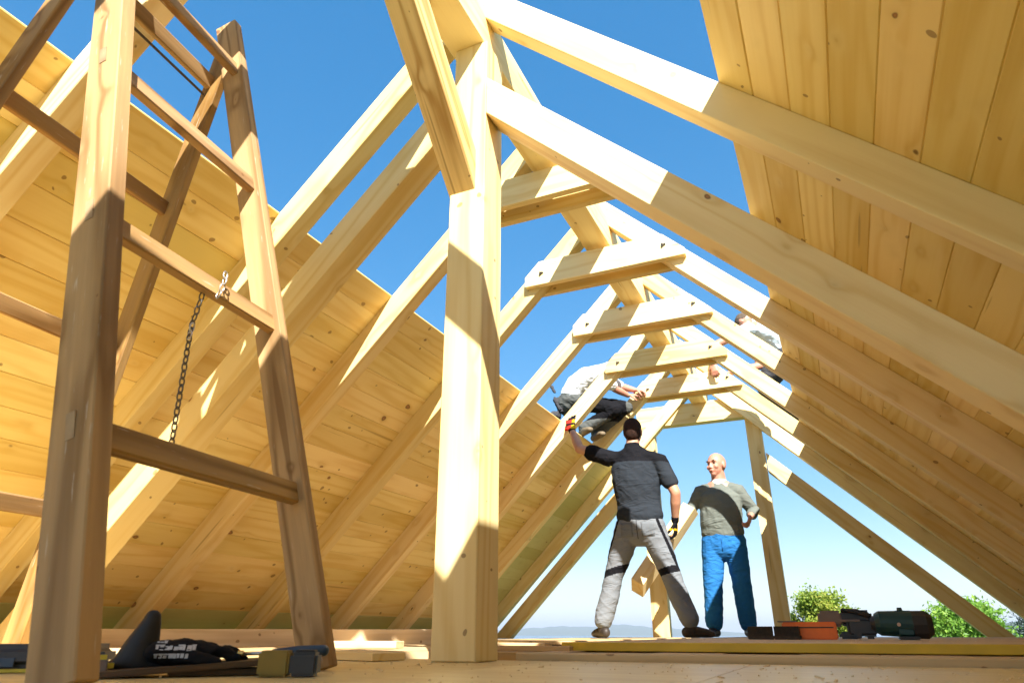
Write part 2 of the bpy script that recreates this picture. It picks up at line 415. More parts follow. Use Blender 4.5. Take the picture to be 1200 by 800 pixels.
j1 = timber('floor_joist', (-1.07, 2.435, -.083), (1.6, 2.435, -.083), .12, .044, mat=ROUGHW, bev=.004, wob=.003); tag(j1, 'flat reddish timber lying along the near edge under the yellow panel', 'timber')
yp = empty('shuttering_panel', (.3, 4.6, -.06), 'long yellow edged panel the two men stand on', 'panel')
bm = bmesh.new(); box(bm, -1.02, 1.55, 2.72, 8.0, -.060, -.032); o = mesh_obj('panel_face', bm, ROUGHW); put(o, yp)
bm = bmesh.new(); box(bm, -1.02, 1.55, 2.70, 2.717, -.061, -.031); bevel(bm, .002); o = mesh_obj('edge_strip', bm, YELLOWP); put(o, yp)
p2 = timber('floor_board', (-1.9, 4.0, -.05), (-1.9, 7.98, -.05), .9, .022, mat=ROUGHW, wob=0); tag(p2, 'pale board under the left foot of the man in the dark shirt', 'board')

sill = timber('loose_beam', (-3.66, 2.62, -.055), (-2.22, 4.45, -.052), .08, .155, mat=ROUGHW, wob=.002); tag(sill, 'knotty beam on edge on the floor between ladder and big post', 'timber')
lp = timber('offcut', (-1.98, 2.30, -.072), (-1.42, 2.12, -.072), .14, .025, mat=PINE, bev=.002, wob=0); tag(lp, 'short sunlit board end lying left of the big post foot', 'board')
for i, (x, y, l, a, w, h) in enumerate(((-2.1, 2.8, .5, 12, .10, .03), (-1.5, 3.3, .4, -8, .07, .02), (-1.15, 2.66, .36, 4, .05, .018))):
    d = Vector((math.cos(R(a)), math.sin(R(a)), 0)) * l / 2; c = Vector((x, y, -.062 + h / 2))
    t = timber('offcut', c - d, c + d, w, h, mat=ROUGHW, bev=.002, wob=0)
    tag(t, ['flat timber offcut on the floor behind the sunlit board end', 'thin offcut on the floor right behind the big post', 'small offcut lying beside the left end of the yellow panel'][i], 'offcut')

# ------------------------------------------------------------------ step ladder
FL, FR, RL, RR = Vector((-1.156, .803, -.085)), Vector((-1.225, 1.535, -.085)), Vector((-2.348, .625, -.085)), Vector((-2.429, 1.487, -.085))
TLf, TRf = Vector((-1.815, .84, 2.224)), Vector((-1.866, 1.375, 2.224))
lad = empty('step_ladder', (-1.8, 1.1, -.085), 'old wooden step ladder with a chain hanging from its rung', 'ladder')
outF = Vector((1, .1, .28)).normalized(); outR = Vector((-1, -.1, .28)).normalized()
ru = (FR - FL).normalized()
def leg(a, b, hint, w=.085, t=.038, ext=.03):
    d = (b - a).normalized()
    o = timber('leg', a, b + d * ext, t, w, zhint=hint, mat=LADW, bev=.004, wob=.002)
    return o
# stiles: broad side (w) across the ladder's width, thin side towards the steps
legs = []
for a, b, out, w_, t_, ex in ((FL, TLf, outF, .104, .048, .03), (FR, TRf, outF, .092, .040, .03), (RL, TLf, outR, .078, .032, -.06), (RR, TRf, outR, .078, .032, -.06)):
    sh = out * (.006 if a is FL else -.012)
    o = timber('leg', a + sh, b + sh + (b - a).normalized() * ex, t_, w_, zhint=out, mat=LADW, bev=.003, wob=.002); put(o, lad); legs.append(o)
for f_ in (.90, .658, .422, .192):
    p_ = FL + (TLf - FL) * f_ + outF * .006 - ru * .0245
    o = timber('tenon', p_ - ru * .002, p_ + ru * .004, .022, .056, zhint=(TLf - FL), mat=ENDG, bev=0, wob=0); put(o, lad)
def rung(a0, a1, b0, b1, f, w, t, out, pr):
    p = a0 + (a1 - a0) * f; q = b0 + (b1 - b0) * f
    d = (q - p).normalized()
    up = (a1 - a0).normalized()
    o = timber('rung', p - d * .02 + out * pr, q + d * .02 + out * pr, t, w, zhint=up, mat=LADW, bev=.004, wob=0); put(o, lad); return o
for f in (.90, .658, .422, .192): rung(FL, TLf, FR, TRf, f, .060, .028, outF, .0)
for f in (.893, .663, .43, .198): rung(RL, TLf, RR, TRf, f, .055, .028, outR, .0)
bm = bmesh.new(); ra, rb = RL + (TLf - RL) * .868, RR + (TRf - RR) * .868
bmesh.ops.create_cone(bm, cap_ends=True, segments=12, radius1=.005, radius2=.005, depth=(rb - ra).length, matrix=Matrix.Translation((ra + rb) / 2) @ Vector((0, 0, 1)).rotation_difference((rb - ra).normalized()).to_matrix().to_4x4())
put(mesh_obj('tie_rod', bm, DARKST), lad)

def link_bm(bm, p, d, side, L=.026, W=.014, r=.0022):
    """one oval chain link centred on p, long axis d, flat in the plane of d and side"""
    n = 14; m = 5
    rings = []
    nn = d.cross(side).normalized()
    for i in range(n):
        a = 2 * math.pi * i / n
        c = p + d * (math.cos(a) * L / 2) + side * (math.sin(a) * W / 2)
        t = (-d * math.sin(a) * L / 2 + side * math.cos(a) * W / 2).normalized(); u = t.cross(nn).normalized()
        rings.append([bm.verts.new(c + u * r * math.cos(2 * math.pi * j / m) + nn * r * math.sin(2 * math.pi * j / m)) for j in range(m)])
    for i in range(n):
        for j in range(m):
            bm.faces.new((rings[i][j], rings[(i + 1) % n][j], rings[(i + 1) % n][(j + 1) % m], rings[i][(j + 1) % m]))
def chain(name, path, mat, label, cat):
    bm = bmesh.new(); tot = 0; pts = []
    for a, b in zip(path[:-1], path[1:]):
        a, b = Vector(a), Vector(b); n = max(1, round((b - a).length / .0205))
        for i in range(n): pts.append((a + (b - a) * (i + .5) / n, (b - a).normalized()))
    for i, (p, d) in enumerate(pts):
        s = d.cross(Vector((0, 1, 0))) if i % 2 else Vector((0, 1, 0)) - d * d.y
        link_bm(bm, p, d, s.normalized())
    return bm
# the chain hangs from the third rung from below, wound round it once
zc = FL + (TLf - FL) * .422; zd = FR + (TRf - FR) * .422
cp = zc + (zd - zc) * .58
bmc = chain('chain', [cp + Vector((.028, .012, .05)), cp + Vector((.034, .008, .01)), cp + Vector((.026, .0, -.036))], STEEL, '', '')
o1 = empty('chain', tuple(cp), 'thin metal chain hanging from the ladder rung', 'chain')
put(mesh_obj('chain_loop', bmc, STEEL, smooth=True), o1)
bmc = chain('chain', [cp + Vector((.004, -.03, -.03)), cp + Vector((.0, -.042, -.14)), cp + Vector((.0, -.035, -.32)), cp + Vector((.0, -.03, -.46))], DARKST, '', '')
put(mesh_obj('hanging_links', bmc, plain('dull_zinc', (.16, .14, .12), .5, .5), smooth=True), o1)
bmc = chain('chain', [cp + Vector((.003, -.040, -.125)), cp + Vector((.006, -.047, -.175))], STEEL, '', '')
put(mesh_obj('snap_hook', bmc, STEEL, smooth=True), o1)

# ------------------------------------------------------------------ people
def tube(bm, pts, radii, side=(1, 0, 0), seg=18):
    """closed tube through pts; each radius is r or (along side, across); rounded ends"""
    P = [Vector(p) for p in pts]; Rr = [(r, r) if isinstance(r, (int, float)) else r for r in radii]
    side = Vector(side); d0 = (P[1] - P[0]).normalized(); d1 = (P[-1] - P[-2]).normalized()
    pp, rr, dd = [], [], []
    for i, p in enumerate(P):
        d = d0 if i == 0 else d1 if i == len(P) - 1 else ((P[i + 1] - p).normalized() + (p - P[i - 1]).normalized()).normalized()
        if i == 0:
            m = min(Rr[0])
            for c in (.97, .8, .5): pp.append(p - d * m * c); k = math.sqrt(1 - c * c); rr.append((Rr[0][0] * k, Rr[0][1] * k)); dd.append(d)
        pp.append(p); rr.append(Rr[i]); dd.append(d)
        if i == len(P) - 1:
            m = min(Rr[-1])
            for c in (.5, .8, .97): pp.append(p + d * m * c); k = math.sqrt(1 - c * c); rr.append((Rr[-1][0] * k, Rr[-1][1] * k)); dd.append(d)
    rings = []
    for p, (a, b), d in zip(pp, rr, dd):
        u = side - d * side.dot(d)
        u = u.normalized() if u.length > .05 else d.orthogonal().normalized()
        v = d.cross(u)
        rings.append([bm.verts.new(p + u * math.cos(t) * a + v * math.sin(t) * b) for t in [2 * math.pi * k / seg for k in range(seg)]])
    for a, b in zip(rings[:-1], rings[1:]):
        for k in range(seg): bm.faces.new((a[k], a[(k + 1) % seg], b[(k + 1) % seg], b[k]))
    bm.faces.new(rings[0][::-1]); bm.faces.new(rings[-1])

def ell(bm, c, r, rot=(0, 0, 0), seg=16):
    bmesh.ops.create_uvsphere(bm, u_segments=seg, v_segments=seg // 2 + 2, radius=1,
        matrix=Matrix.Translation(Vector(c)) @ Euler(rot).to_matrix().to_4x4() @ Matrix.Diagonal((*r, 1)))

def fuse(name, bm, voxel, smooth, mats, parent=None, wrinkle=None, select=None, origin=None):
    """weld overlapping closed shapes into one skin, relax it and fold the cloth"""
    bmesh.ops.recalc_face_normals(bm, faces=bm.faces[:])
    me = bpy.data.meshes.new('t'); bm.to_mesh(me); bm.free()
    t = bpy.data.objects.new('t', me); COL.objects.link(t)
    m = t.modifiers.new('r', 'REMESH'); m.mode = 'VOXEL'; m.voxel_size = voxel
    m = t.modifiers.new('s', 'SMOOTH'); m.iterations = smooth; m.factor = .5
    dg = bpy.context.evaluated_depsgraph_get(); dg.update()
    me2 = bpy.data.meshes.new_from_object(t.evaluated_get(dg))
    bpy.data.objects.remove(t); bpy.data.meshes.remove(me); me2.name = name
    me2.materials.clear()
    for q in mats: me2.materials.append(q)
    if wrinkle:
        ns = [v.normal.copy() for v in me2.vertices]
        for v, n in zip(me2.vertices, ns): v.co += n * wrinkle(v.co)
    for p in me2.polygons:
        p.use_smooth = True
        if select: p.material_index = select(p.center)
    o = bpy.data.objects.new(name, me2); COL.objects.link(o)
    if origin is not None:
        for v in me2.vertices: v.co -= Vector(origin)
        o.location = origin
    if parent is not None:
        for v in me2.vertices: v.co -= parent.location
        o.parent = parent
    return o

def folds(amp, sc=(9, 9, 26), seed=0):
    def f(co):
        q = Vector((co.x * sc[0] + seed, co.y * sc[1], co.z * sc[2] + co.x * 9))
        n1 = noise.noise(q); a = 1 - min(1, math.sqrt(n1 * n1 + .004) * 3.2)
        q2 = Vector((co.x * sc[0] * 1.1 - co.z * 9 + seed, co.y * sc[1], co.z * sc[2] * .7 + 4)); n2 = noise.noise(q2)
        c = 1 - min(1, math.sqrt(n2 * n2 + .004) * 3.2)
        b = noise.noise(q * .4 + Vector((5, 5, 5)))
        return amp * (a * .55 + c * .5 + b * .8 - .35)
    return f

def hand(bm, wrist, tip, palm, curl=.5, spread=.1, thumb=1, scale=1.0):
    """palm, four unequal bent fingers and a thumb leaving the side of the palm"""
    w = Vector(wrist); d = (Vector(tip) - w).normalized(); pn = Vector(palm); pn = (pn - d * pn.dot(d)).normalized(); s = d.cross(pn)
    k = scale
    tube(bm, [w - d * .01 * k, w + d * .035 * k, w + d * .085 * k], [(.026 * k, .018 * k), (.038 * k, .016 * k), (.040 * k, .013 * k)], side=s)
    for i, (off, L) in enumerate(((-.030, .068), (-.010, .078), (.010, .073), (.029, .056))):
        p = w + d * .088 * k + s * off * k; a = spread * (i - 1.5); fd = (d + s * a).normalized(); pts = [p - fd * .02 * k, p]
        ang = 0
        for seg, c in ((.45, .55), (.32, .9), (.23, .8)):
            ang += curl * c; q = fd * math.cos(ang) + pn * math.sin(ang); pts.append(pts[-1] + q * L * seg * k)
        tube(bm, pts, [.0095 * k, .0095 * k, .009 * k, .0085 * k, .0075 * k], side=s, seg=10)
    b = w + d * .03 * k - s * .028 * k * thumb
    t1 = b + (d * .55 - s * .75 * thumb + pn * .35).normalized() * .035 * k
    t2 = t1 + (d * .8 - s * .25 * thumb + pn * (.3 + .5 * curl)).normalized() * .032 * k
    t3 = t2 + (d * .85 + pn * (.3 + .6 * curl)).normalized() * .024 * k
    tube(bm, [b, t1, t2, t3], [.014 * k, .012 * k, .0105 * k, .009 * k], side=pn, seg=10)

def head(bm, c, face, tilt=0.0, k=1.0, ears=True):
    """skull, jaw, brow, nose, lips, chin, ears and neck root; face = direction the face looks"""
    f = Vector(face).normalized(); up = Vector((0, 0, 1)); s = f.cross(up).normalized(); up = s.cross(f).normalized(); c = Vector(c)
    M = Matrix((s, f, up)).transposed()
    W = lambda x, y, z: c + (s * x + f * y + up * z) * k
    e = M.to_euler()
    ell(bm, W(0, -.012, .018), (.077 * k, .097 * k, .094 * k), e, 22)
    ell(bm, W(0, .022, -.040), (.060 * k, .066 * k, .070 * k), e, 18)
    ell(bm, W(0, .050, -.090), (.030 * k, .030 * k, .024 * k), e)
    ell(bm, W(0, .072, .022), (.055 * k, .018 * k, .013 * k), e)
    for q in (-1, 1):
        ell(bm, W(q * .040, .058, -.030), (.022 * k, .024 * k, .022 * k), e)
        if ears: ell(bm, W(q * .079, -.010, -.012), (.010 * k, .020 * k, .032 * k), e)
    tube(bm, [W(0, .078, .012), W(0, .088, -.018), W(0, .096, -.034)], [.008 * k, .010 * k, .012 * k], side=s, seg=10)
    for q in (-1, 1): ell(bm, W(q * .011, .086, -.039), (.009 * k, .010 * k, .007 * k), e)
    ell(bm, W(0, .084, -.062), (.024 * k, .011 * k, .006 * k), e); ell(bm, W(0, .082, -.073), (.021 * k, .011 * k, .007 * k), e)
    return W, e

def skin_mat(name, c, red=(.5, .12, .08)):
    m, nt, b = new_mat(name); tc = N(nt, 'ShaderNodeTexCoord')
    nz = N(nt, 'ShaderNodeTexNoise'); nz.inputs['Scale'].default_value = 14; nz.inputs['Detail'].default_value = 6
    nt.links.new(tc.outputs['Object'], nz.inputs['Vector'])
    f = math_n(nt, 'MULTIPLY', math_n(nt, 'SUBTRACT', nz.outputs['Fac'], .45), 1.6, True)
    nt.links.new(mixc(nt, f, c, red), b.inputs['Base Color']); b.inputs['Roughness'].default_value = .5
    b.inputs['Subsurface Weight'].default_value = .12; b.inputs['Subsurface Radius'].default_value = (.02, .008, .004)
    return m
SKIN = skin_mat('tanned_skin', (.50, .27, .165), (.42, .14, .08)); SKIN2 = skin_mat('reddish_skin', (.47, .225, .15), (.44, .13, .085))
def cloth(name, c, var=.2, sc=60):
    """woven cloth: fine weave, soft soiling and long sharp creases that only tilt the surface"""
    m, nt, b = new_mat(name); tc = N(nt, 'ShaderNodeTexCoord')
    nz = N(nt, 'ShaderNodeTexNoise'); nz.inputs['Scale'].default_value = 5; nz.inputs['Detail'].default_value = 7; nz.inputs['Roughness'].default_value = .65
    nt.links.new(tc.outputs['Object'], nz.inputs['Vector'])
    nt.links.new(mixc(nt, nz.outputs['Fac'], tuple(x * (1 - var * 1.3) for x in c), tuple(min(1, x * (1 + var * 1.3)) for x in c)), b.inputs['Base Color'])
    b.inputs['Roughness'].default_value = .9; b.inputs['Specular IOR Level'].default_value = .12
    hs = []
    for rot, sc3 in (((0, .5, .2), (4, 4, 11)), ((.5, -.9, .9), (3.5, 3.5, 9))):
        mp = N(nt, 'ShaderNodeMapping'); mp.inputs['Scale'].default_value = sc3; mp.inputs['Rotation'].default_value = rot
        nt.links.new(tc.outputs['Object'], mp.inputs[0])
        n2 = N(nt, 'ShaderNodeTexNoise'); n2.inputs['Scale'].default_value = 1; n2.inputs['Detail'].default_value = 2; n2.inputs['Distortion'].default_value = .6
        nt.links.new(mp.outputs[0], n2.inputs['Vector'])
        hs.append(math_n(nt, 'ABSOLUTE', math_n(nt, 'SUBTRACT', n2.outputs['Fac'], .5)))
    h = math_n(nt, 'MULTIPLY', math_n(nt, 'MINIMUM', hs[0], hs[1]), 1.0)
    bp = N(nt, 'ShaderNodeBump'); bp.inputs['Strength'].default_value = .7; bp.inputs['Distance'].default_value = -.06
    nt.links.new(h, bp.inputs['Height']); nt.links.new(bp.outputs[0], b.inputs['Normal'])
    return m
C_NAVY = cloth('slate_cotton', (.023, .028, .035)); C_BLACK = cloth('black_cotton', (.007, .007, .009)); C_GREY = cloth('grey_work_cloth', (.165, .178, .19), .12)
C_KHAKI = cloth('dusty_grey_cloth', (.085, .09, .085), .2); C_PKT = cloth('grey_pocket_cloth', (.135, .147, .158), .12); C_DGREY = cloth('dark_grey_cloth', (.05, .05, .055)); C_SWEAT = cloth('grey_green_knit', (.135, .15, .13), .12, 90); C_BLUE = cloth('blue_work_cloth', (.020, .135, .36), .2)
C_WHITE = cloth('white_cotton', (.80, .81, .83), .04); C_PALE = cloth('pale_blue_cotton', (.46, .54, .60), .06)
C_RED = cloth('red_glove_cloth', (.55, .03, .02)); C_YEL = cloth('yellow_glove_cloth', (.65, .38, .01)); HAIR = cloth('dark_brown_hair', (.035, .018, .013), .4, 120)
HAIRG = cloth('greying_brown_hair', (.10, .075, .055), .5, 120); LEATH = plain('dark_brown_leather', (.034, .026, .02), .55, bump=.3); EYEM = plain('eye_dark', (.03, .018, .012), .3)
LIP = plain('lip_skin', (.30, .11, .08), .6); SOLE = plain('tan_boot_leather', (.16, .12, .07), .7)

def shoe(bm, ankle, toe, k=1.0):
    a = Vector(ankle); t = Vector(toe); d = (t - a); d.z = 0; d.normalize(); s = Vector((0, 0, 1)).cross(d); z0 = min(a.z, t.z)
    g = Vector((a.x, a.y, t.z))
    tube(bm, [g - d * .045 + Vector((0, 0, .042)), g + d * .06 + Vector((0, 0, .045)), g + d * .14 + Vector((0, 0, .036)), g + d * .195 + Vector((0, 0, .030))],
         [(.036, .040), (.042, .042), (.047, .034), (.036, .026)], side=s)
    tube(bm, [g + Vector((0, 0, .05)), g + Vector((0, 0, .12))], [.043, .046], side=s)

# --- the man in the dark shirt, seen from behind
O1 = Vector((-1.49, 5.88, -.035))
neck = Vector((-1.49, 5.86, 1.53)); hc = Vector((-1.478, 5.875, 1.672))
ls, le, lw = Vector((-1.705, 5.86, 1.445)), Vector((-1.965, 5.80, 1.545)), Vector((-2.098, 5.985, 1.785))
rs_, re, rw = Vector((-1.262, 5.87, 1.365)), Vector((-1.148, 5.87, 1.095)), Vector((-1.195, 5.98, .885))
bm = bmesh.new()
head(bm, hc, (.12, 1, .18), k=1.0)
tube(bm, [neck - Vector((0, 0, .06)), neck, hc - Vector((0, .0, .05))], [.066, .060, .060])
tube(bm, [(-1.475, 5.88, .88), (-1.475, 5.88, 1.05), (-1.482, 5.87, 1.28), (-1.488, 5.865, 1.43)], [(.16, .11), (.15, .10), (.19, .115), (.15, .085)])
for a, b, c in ((ls, le, lw), (rs_, re, rw)):
    tube(bm, [a, a.lerp(b, .5), b], [.056, .050, .043], seg=14); tube(bm, [b, b.lerp(c, .35), c], [.043, .045, .028], seg=14)
hipl, knl, anl = Vector((-1.575, 5.88, .84)), Vector((-1.735, 5.90, .46)), Vector((-1.842, 5.87, .055))
hipr, knr, anr = Vector((-1.385, 5.88, .84)), Vector((-1.262, 5.93, .455)), Vector((-1.135, 5.90, .055))
for a, b, c in ((hipl, knl, anl), (hipr, knr, anr)):
    tube(bm, [a, b], [.085, .055]); tube(bm, [b, b.lerp(c, .3), c], [.055, .058, .038])
hand(bm, rw, rw + Vector((-.01, .03, -.1)), (-1, .1, 0), curl=.7)
hand(bm, lw, lw + Vector((-.035, .055, .12)), (.2, 1, -.1), curl=.35, thumb=-1)
p1 = fuse('person', bm, .0065, 3, [SKIN], origin=O1)
tag(p1, 'man in dark t-shirt and grey trousers, seen from behind with one arm raised', 'person', 'men at work')
bm = bmesh.new(); ell(bm, hc + Vector((0, -.016, .030)), (.081, .098, .090), (R(10), 0, 0), 24); ell(bm, hc + Vector((0, -.030, -.005)), (.081, .088, .100), seg=24)
fuse('hair', bm, .006, 2, [HAIR], p1)
bm = bmesh.new()
tube(bm, [(-1.474, 5.875, .915), (-1.474, 5.875, 1.03), (-1.480, 5.865, 1.20), (-1.488, 5.862, 1.36), (-1.490, 5.862, 1.455)], [(.205, .135), (.190, .125), (.213, .138), (.212, .125), (.125, .090)])
tube(bm, [neck - Vector((0, 0, .08)), neck - Vector((0, 0, .015))], [(.105, .085), (.072, .068)])
tube(bm, [Vector((-1.56, 5.86, 1.45)), ls, ls.lerp(le, .60)], [.075, .080, .074]); tube(bm, [Vector((-1.40, 5.86, 1.42)), rs_, rs_.lerp(re, .62)], [.075, .080, .072])
fuse('shirt', bm, .0075, 6, [C_NAVY, C_BLACK], p1, wrinkle=folds(.0085, (4, 4, 9)),
     select=lambda c: 1 if (c.z > 1.375 + .16 * (-1.47 - c.x) * .4 or (c.x < -1.71 and c.z > 1.3)) else 0)
bm = bmesh.new()
tube(bm, [(-1.475, 5.88, .80), (-1.475, 5.88, .90)], [(.198, .130), (.192, .125)])
tube(bm, [hipl, hipl.lerp(knl, .5), knl, knl.lerp(anl, .5), anl + Vector((0, 0, .045))], [(.118, .118), (.102, .105), (.082, .088), (.080, .085), (.074, .08)])
tube(bm, [hipr, hipr.lerp(knr, .5), knr, knr.lerp(anr, .5), anr + Vector((0, 0, .045))], [(.118, .118), (.102, .105), (.082, .088), (.080, .085), (.074, .08)])
def sel1(c):
    if c.z > .895: return 1
    for a, b in ((hipl, knl), (hipr, knr)):
        if abs(c.z - (.475 + .25 * (c.x - b.x))) < .028 and abs(c.x - b.x) < .14: return 1
    t = (c.z - .46) / .38; xo = (-1.735 + .16 * t - .088) if c.x < -1.475 else (-1.262 - .123 * t + .088)
    if c.z > .48 and abs(c.x - xo) < .011: return 1
    return 0
TR1 = fuse('trousers', bm, .0075, 5, [C_GREY, C_BLACK], p1, wrinkle=folds(.0075, (5, 5, 10), 3), select=sel1)
def patch(parent, surf, cx, cz, w, h, mat, name, y=5.4, tilt=0.0):
    from mathutils.bvhtree import BVHTree
    off = Vector(surf.parent.location) if surf.parent else Vector()
    bv = BVHTree.FromPolygons([v.co + off for v in surf.data.vertices], [tuple(p.vertices) for p in surf.data.polygons])
    bm = bmesh.new(); n = 7; g = []
    for j in range(n):
        row = []
        for i in range(n):
            u, v = (i / (n - 1) - .5) * w, (j / (n - 1) - .5) * h
            x = cx + u + tilt * v; z = cz + v
            hit = bv.ray_cast(Vector((x, y, z)), Vector((0, 1, 0)))
            row.append(bm.verts.new((hit[0] if hit[0] is not None else Vector((x, y + .5, z))) - Vector((0, .003, 0))))
        g.append(row)
    for j in range(n - 1):
        for i in range(n - 1): bm.faces.new((g[j][i], g[j][i + 1], g[j + 1][i + 1], g[j + 1][i]))
    r = bmesh.ops.extrude_face_region(bm, geom=bm.faces[:]); bmesh.ops.translate(bm, verts=[q for q in r['geom'] if isinstance(q, bmesh.types.BMVert)], vec=(0, .005, 0))
    o = mesh_obj(name, bm, mat, smooth=True); return put(o, parent)
for x in (-1.565, -1.385): patch(p1, TR1, x, .80, .105, .115, C_PKT, 'back_pocket')
patch(p1, TR1, -1.475, .80, .006, .15, C_DGREY, 'seam'); patch(p1, TR1, -1.475, .906, .05, .018, WHITE, 'waist_label')
bm = bmesh.new(); hand(bm, lw, lw + Vector((-.035, .055, .12)), (.2, 1, -.1), curl=.35, thumb=-1, scale=1.28); tube(bm, [lw.lerp(le, .10), lw], [.034, .034])
g = fuse('glove', bm, .005, 2, [C_RED, C_BLACK, C_YEL], p1, select=lambda c: 1 if (c.z < 1.79 or 1.835 < c.z < 1.862 or c.z > 1.90) else (2 if c.x > -2.10 else 0))
g['label'] = 'red, black and yellow work glove'
bm = bmesh.new(); hand(bm, rw, rw + Vector((-.01, .03, -.1)), (-1, .1, 0), curl=.7, scale=1.13); tube(bm, [rw.lerp(re, .12), rw], [.033, .033])
fuse('glove', bm, .005, 2, [C_BLACK, C_YEL], p1, select=lambda c: 1 if .80 < c.z < .815 else 0)
for a in (anl, anr):
    bm = bmesh.new(); shoe(bm, a, (a.x + (-.10 if a is anl else .12), a.y + .12, -.035)); fuse('shoe', bm, .006, 3, [LEATH], p1)

# --- the bald man in the grey-green sweater, facing the camera
O2 = Vector((-1.02, 7.2, -.035))
hc = Vector((-.962, 7.175, 1.590)); neck = Vector((-.958, 7.2, 1.45))
bm = bmesh.new(); W2, e2 = head(bm, hc, (-.55, -1, .02), k=1.10)
tube(bm, [neck - Vector((0, 0, .08)), neck, hc - Vector((0, -.01, .05))], [.076, .072, .066])
tube(bm, [(-.985, 7.2, .88), (-.975, 7.2, 1.1), (-.965, 7.2, 1.28), (-.96, 7.2, 1.36)], [(.15, .11), (.16, .12), (.17, .11), (.14, .085)])
ls, le, lw = Vector((-1.155, 7.20, 1.325)), Vector((-1.265, 7.16, 1.145)), Vector((-1.315, 6.98, 1.135))
rs_, re, rw = Vector((-.785, 7.20, 1.305)), Vector((-.665, 7.26, 1.115)), Vector((-.690, 7.12, 1.045))
for a, b, c in ((ls, le, lw), (rs_, re, rw)):
    tube(bm, [a, b], [.055, .043], seg=14); tube(bm, [b, c], [.043, .030], seg=14)
h2l, k2l, a2l = Vector((-1.080, 7.2, .84)), Vector((-1.125, 7.17, .44)), Vector((-1.155, 7.2, .055))
h2r, k2r, a2r = Vector((-.880, 7.2, .84)), Vector((-.862, 7.22, .46)), Vector((-.868, 7.36, .06))
for a, b, c in ((h2l, k2l, a2l), (h2r, k2r, a2r)):
    tube(bm, [a, b], [.085, .055]); tube(bm, [b, b.lerp(c, .3), c], [.055, .058, .038])
hand(bm, rw, rw + Vector((-.03, -.05, -.09)), (-1, 0, 0), curl=1.1, thumb=-1); hand(bm, lw, lw + Vector((-.02, -.1, -.015)), (0, 0, -1), curl=.55, thumb=1)
p2 = fuse('person', bm, .006, 2, [SKIN2], origin=O2)
tag(p2, 'bald man in grey green sweater and blue trousers, facing the camera', 'person', 'men at work')
for q in (-1, 1):
    bm = bmesh.new(); ell(bm, W2(q * .032, .073, .004), (.013, .008, .006), e2); o = mesh_obj('eye', bm, EYEM, smooth=True); put(o, p2)
    bm = bmesh.new(); ell(bm, W2(q * .034, .086, .026), (.018, .006, .004), e2); o = mesh_obj('eyebrow', bm, HAIRG, smooth=True); put(o, p2)
bm = bmesh.new(); ell(bm, W2(0, .094, -.0675), (.023, .0035, .0028), e2); put(mesh_obj('mouth', bm, LIP, smooth=True), p2)
bm = bmesh.new()
tube(bm, [(-.980, 7.195, .905), (-.980, 7.185, 1.02), (-.972, 7.18, 1.15), (-.966, 7.19, 1.27), (-.96, 7.2, 1.36)], [(.208, .145), (.205, .155), (.208, .150), (.212, .130), (.120, .088)])
tube(bm, [Vector((-1.06, 7.2, 1.35)), ls, ls.lerp(le, .5), le, le.lerp(lw, .30)], [.07, .078, .066, .058, .050]); tube(bm, [Vector((-.86, 7.2, 1.34)), rs_, rs_.lerp(re, .5), re, re.lerp(rw, .50)], [.07, .078, .066, .060, .054])
fuse('sweater', bm, .0075, 5, [C_SWEAT], p2, wrinkle=folds(.0085, (4, 4, 10), 8))
bm = bmesh.new(); tube(bm, [le.lerp(lw, .30), le.lerp(lw, .96)], [.046, .036], seg=14); fuse('forearm_shade', bm, .006, 2, [cloth('navy_arm_shade', (.02, .035, .07))], p2)  # dark tube over the forearm, its shade put into the colour
bm = bmesh.new(); tube(bm, [neck - Vector((0, 0, .095)), neck - Vector((0, 0, .045))], [(.098, .082), (.082, .080)]); fuse('collar', bm, .006, 2, [C_WHITE], p2)
bm = bmesh.new(); tube(bm, [(-.982, 7.2, .78), (-.982, 7.2, .92)], [(.200, .140), (.198, .138)])
tube(bm, [h2l, h2l.lerp(k2l, .5), k2l, k2l.lerp(a2l, .5), a2l + Vector((0, 0, .045))], [.118, .105, .092, .088, .086]); tube(bm, [h2r, h2r.lerp(k2r, .5), k2r, k2r.lerp(a2r, .5), a2r + Vector((0, 0, .03))], [.112, .100, .090, .086, .084])
TR2 = fuse('trousers', bm, .0075, 4, [C_BLUE], p2, wrinkle=folds(.0075, (5, 5, 9), 5))
patch(p2, TR2, -.982, .79, .006, .12, cloth('blue_seam', (.012, .08, .24)), 'fly_seam', y=6.6)
for a, dx in ((a2l, -.03), (a2r, .05)):
    bm = bmesh.new(); shoe(bm, a, (a.x + dx, a.y - .15, -.035)); fuse('shoe', bm, .006, 3, [LEATH], p2)

brc = timber('short_brace', (-1.215, 6.90, 1.130), (-1.715, 6.55, .385), .13, .150, zhint=(0, -1, .3), mat=PINE, bev=.003, wob=0, end_cuts=(.2, -.35))
tag(brc, 'short piece of timber held aslant between the two standing men', 'timber')

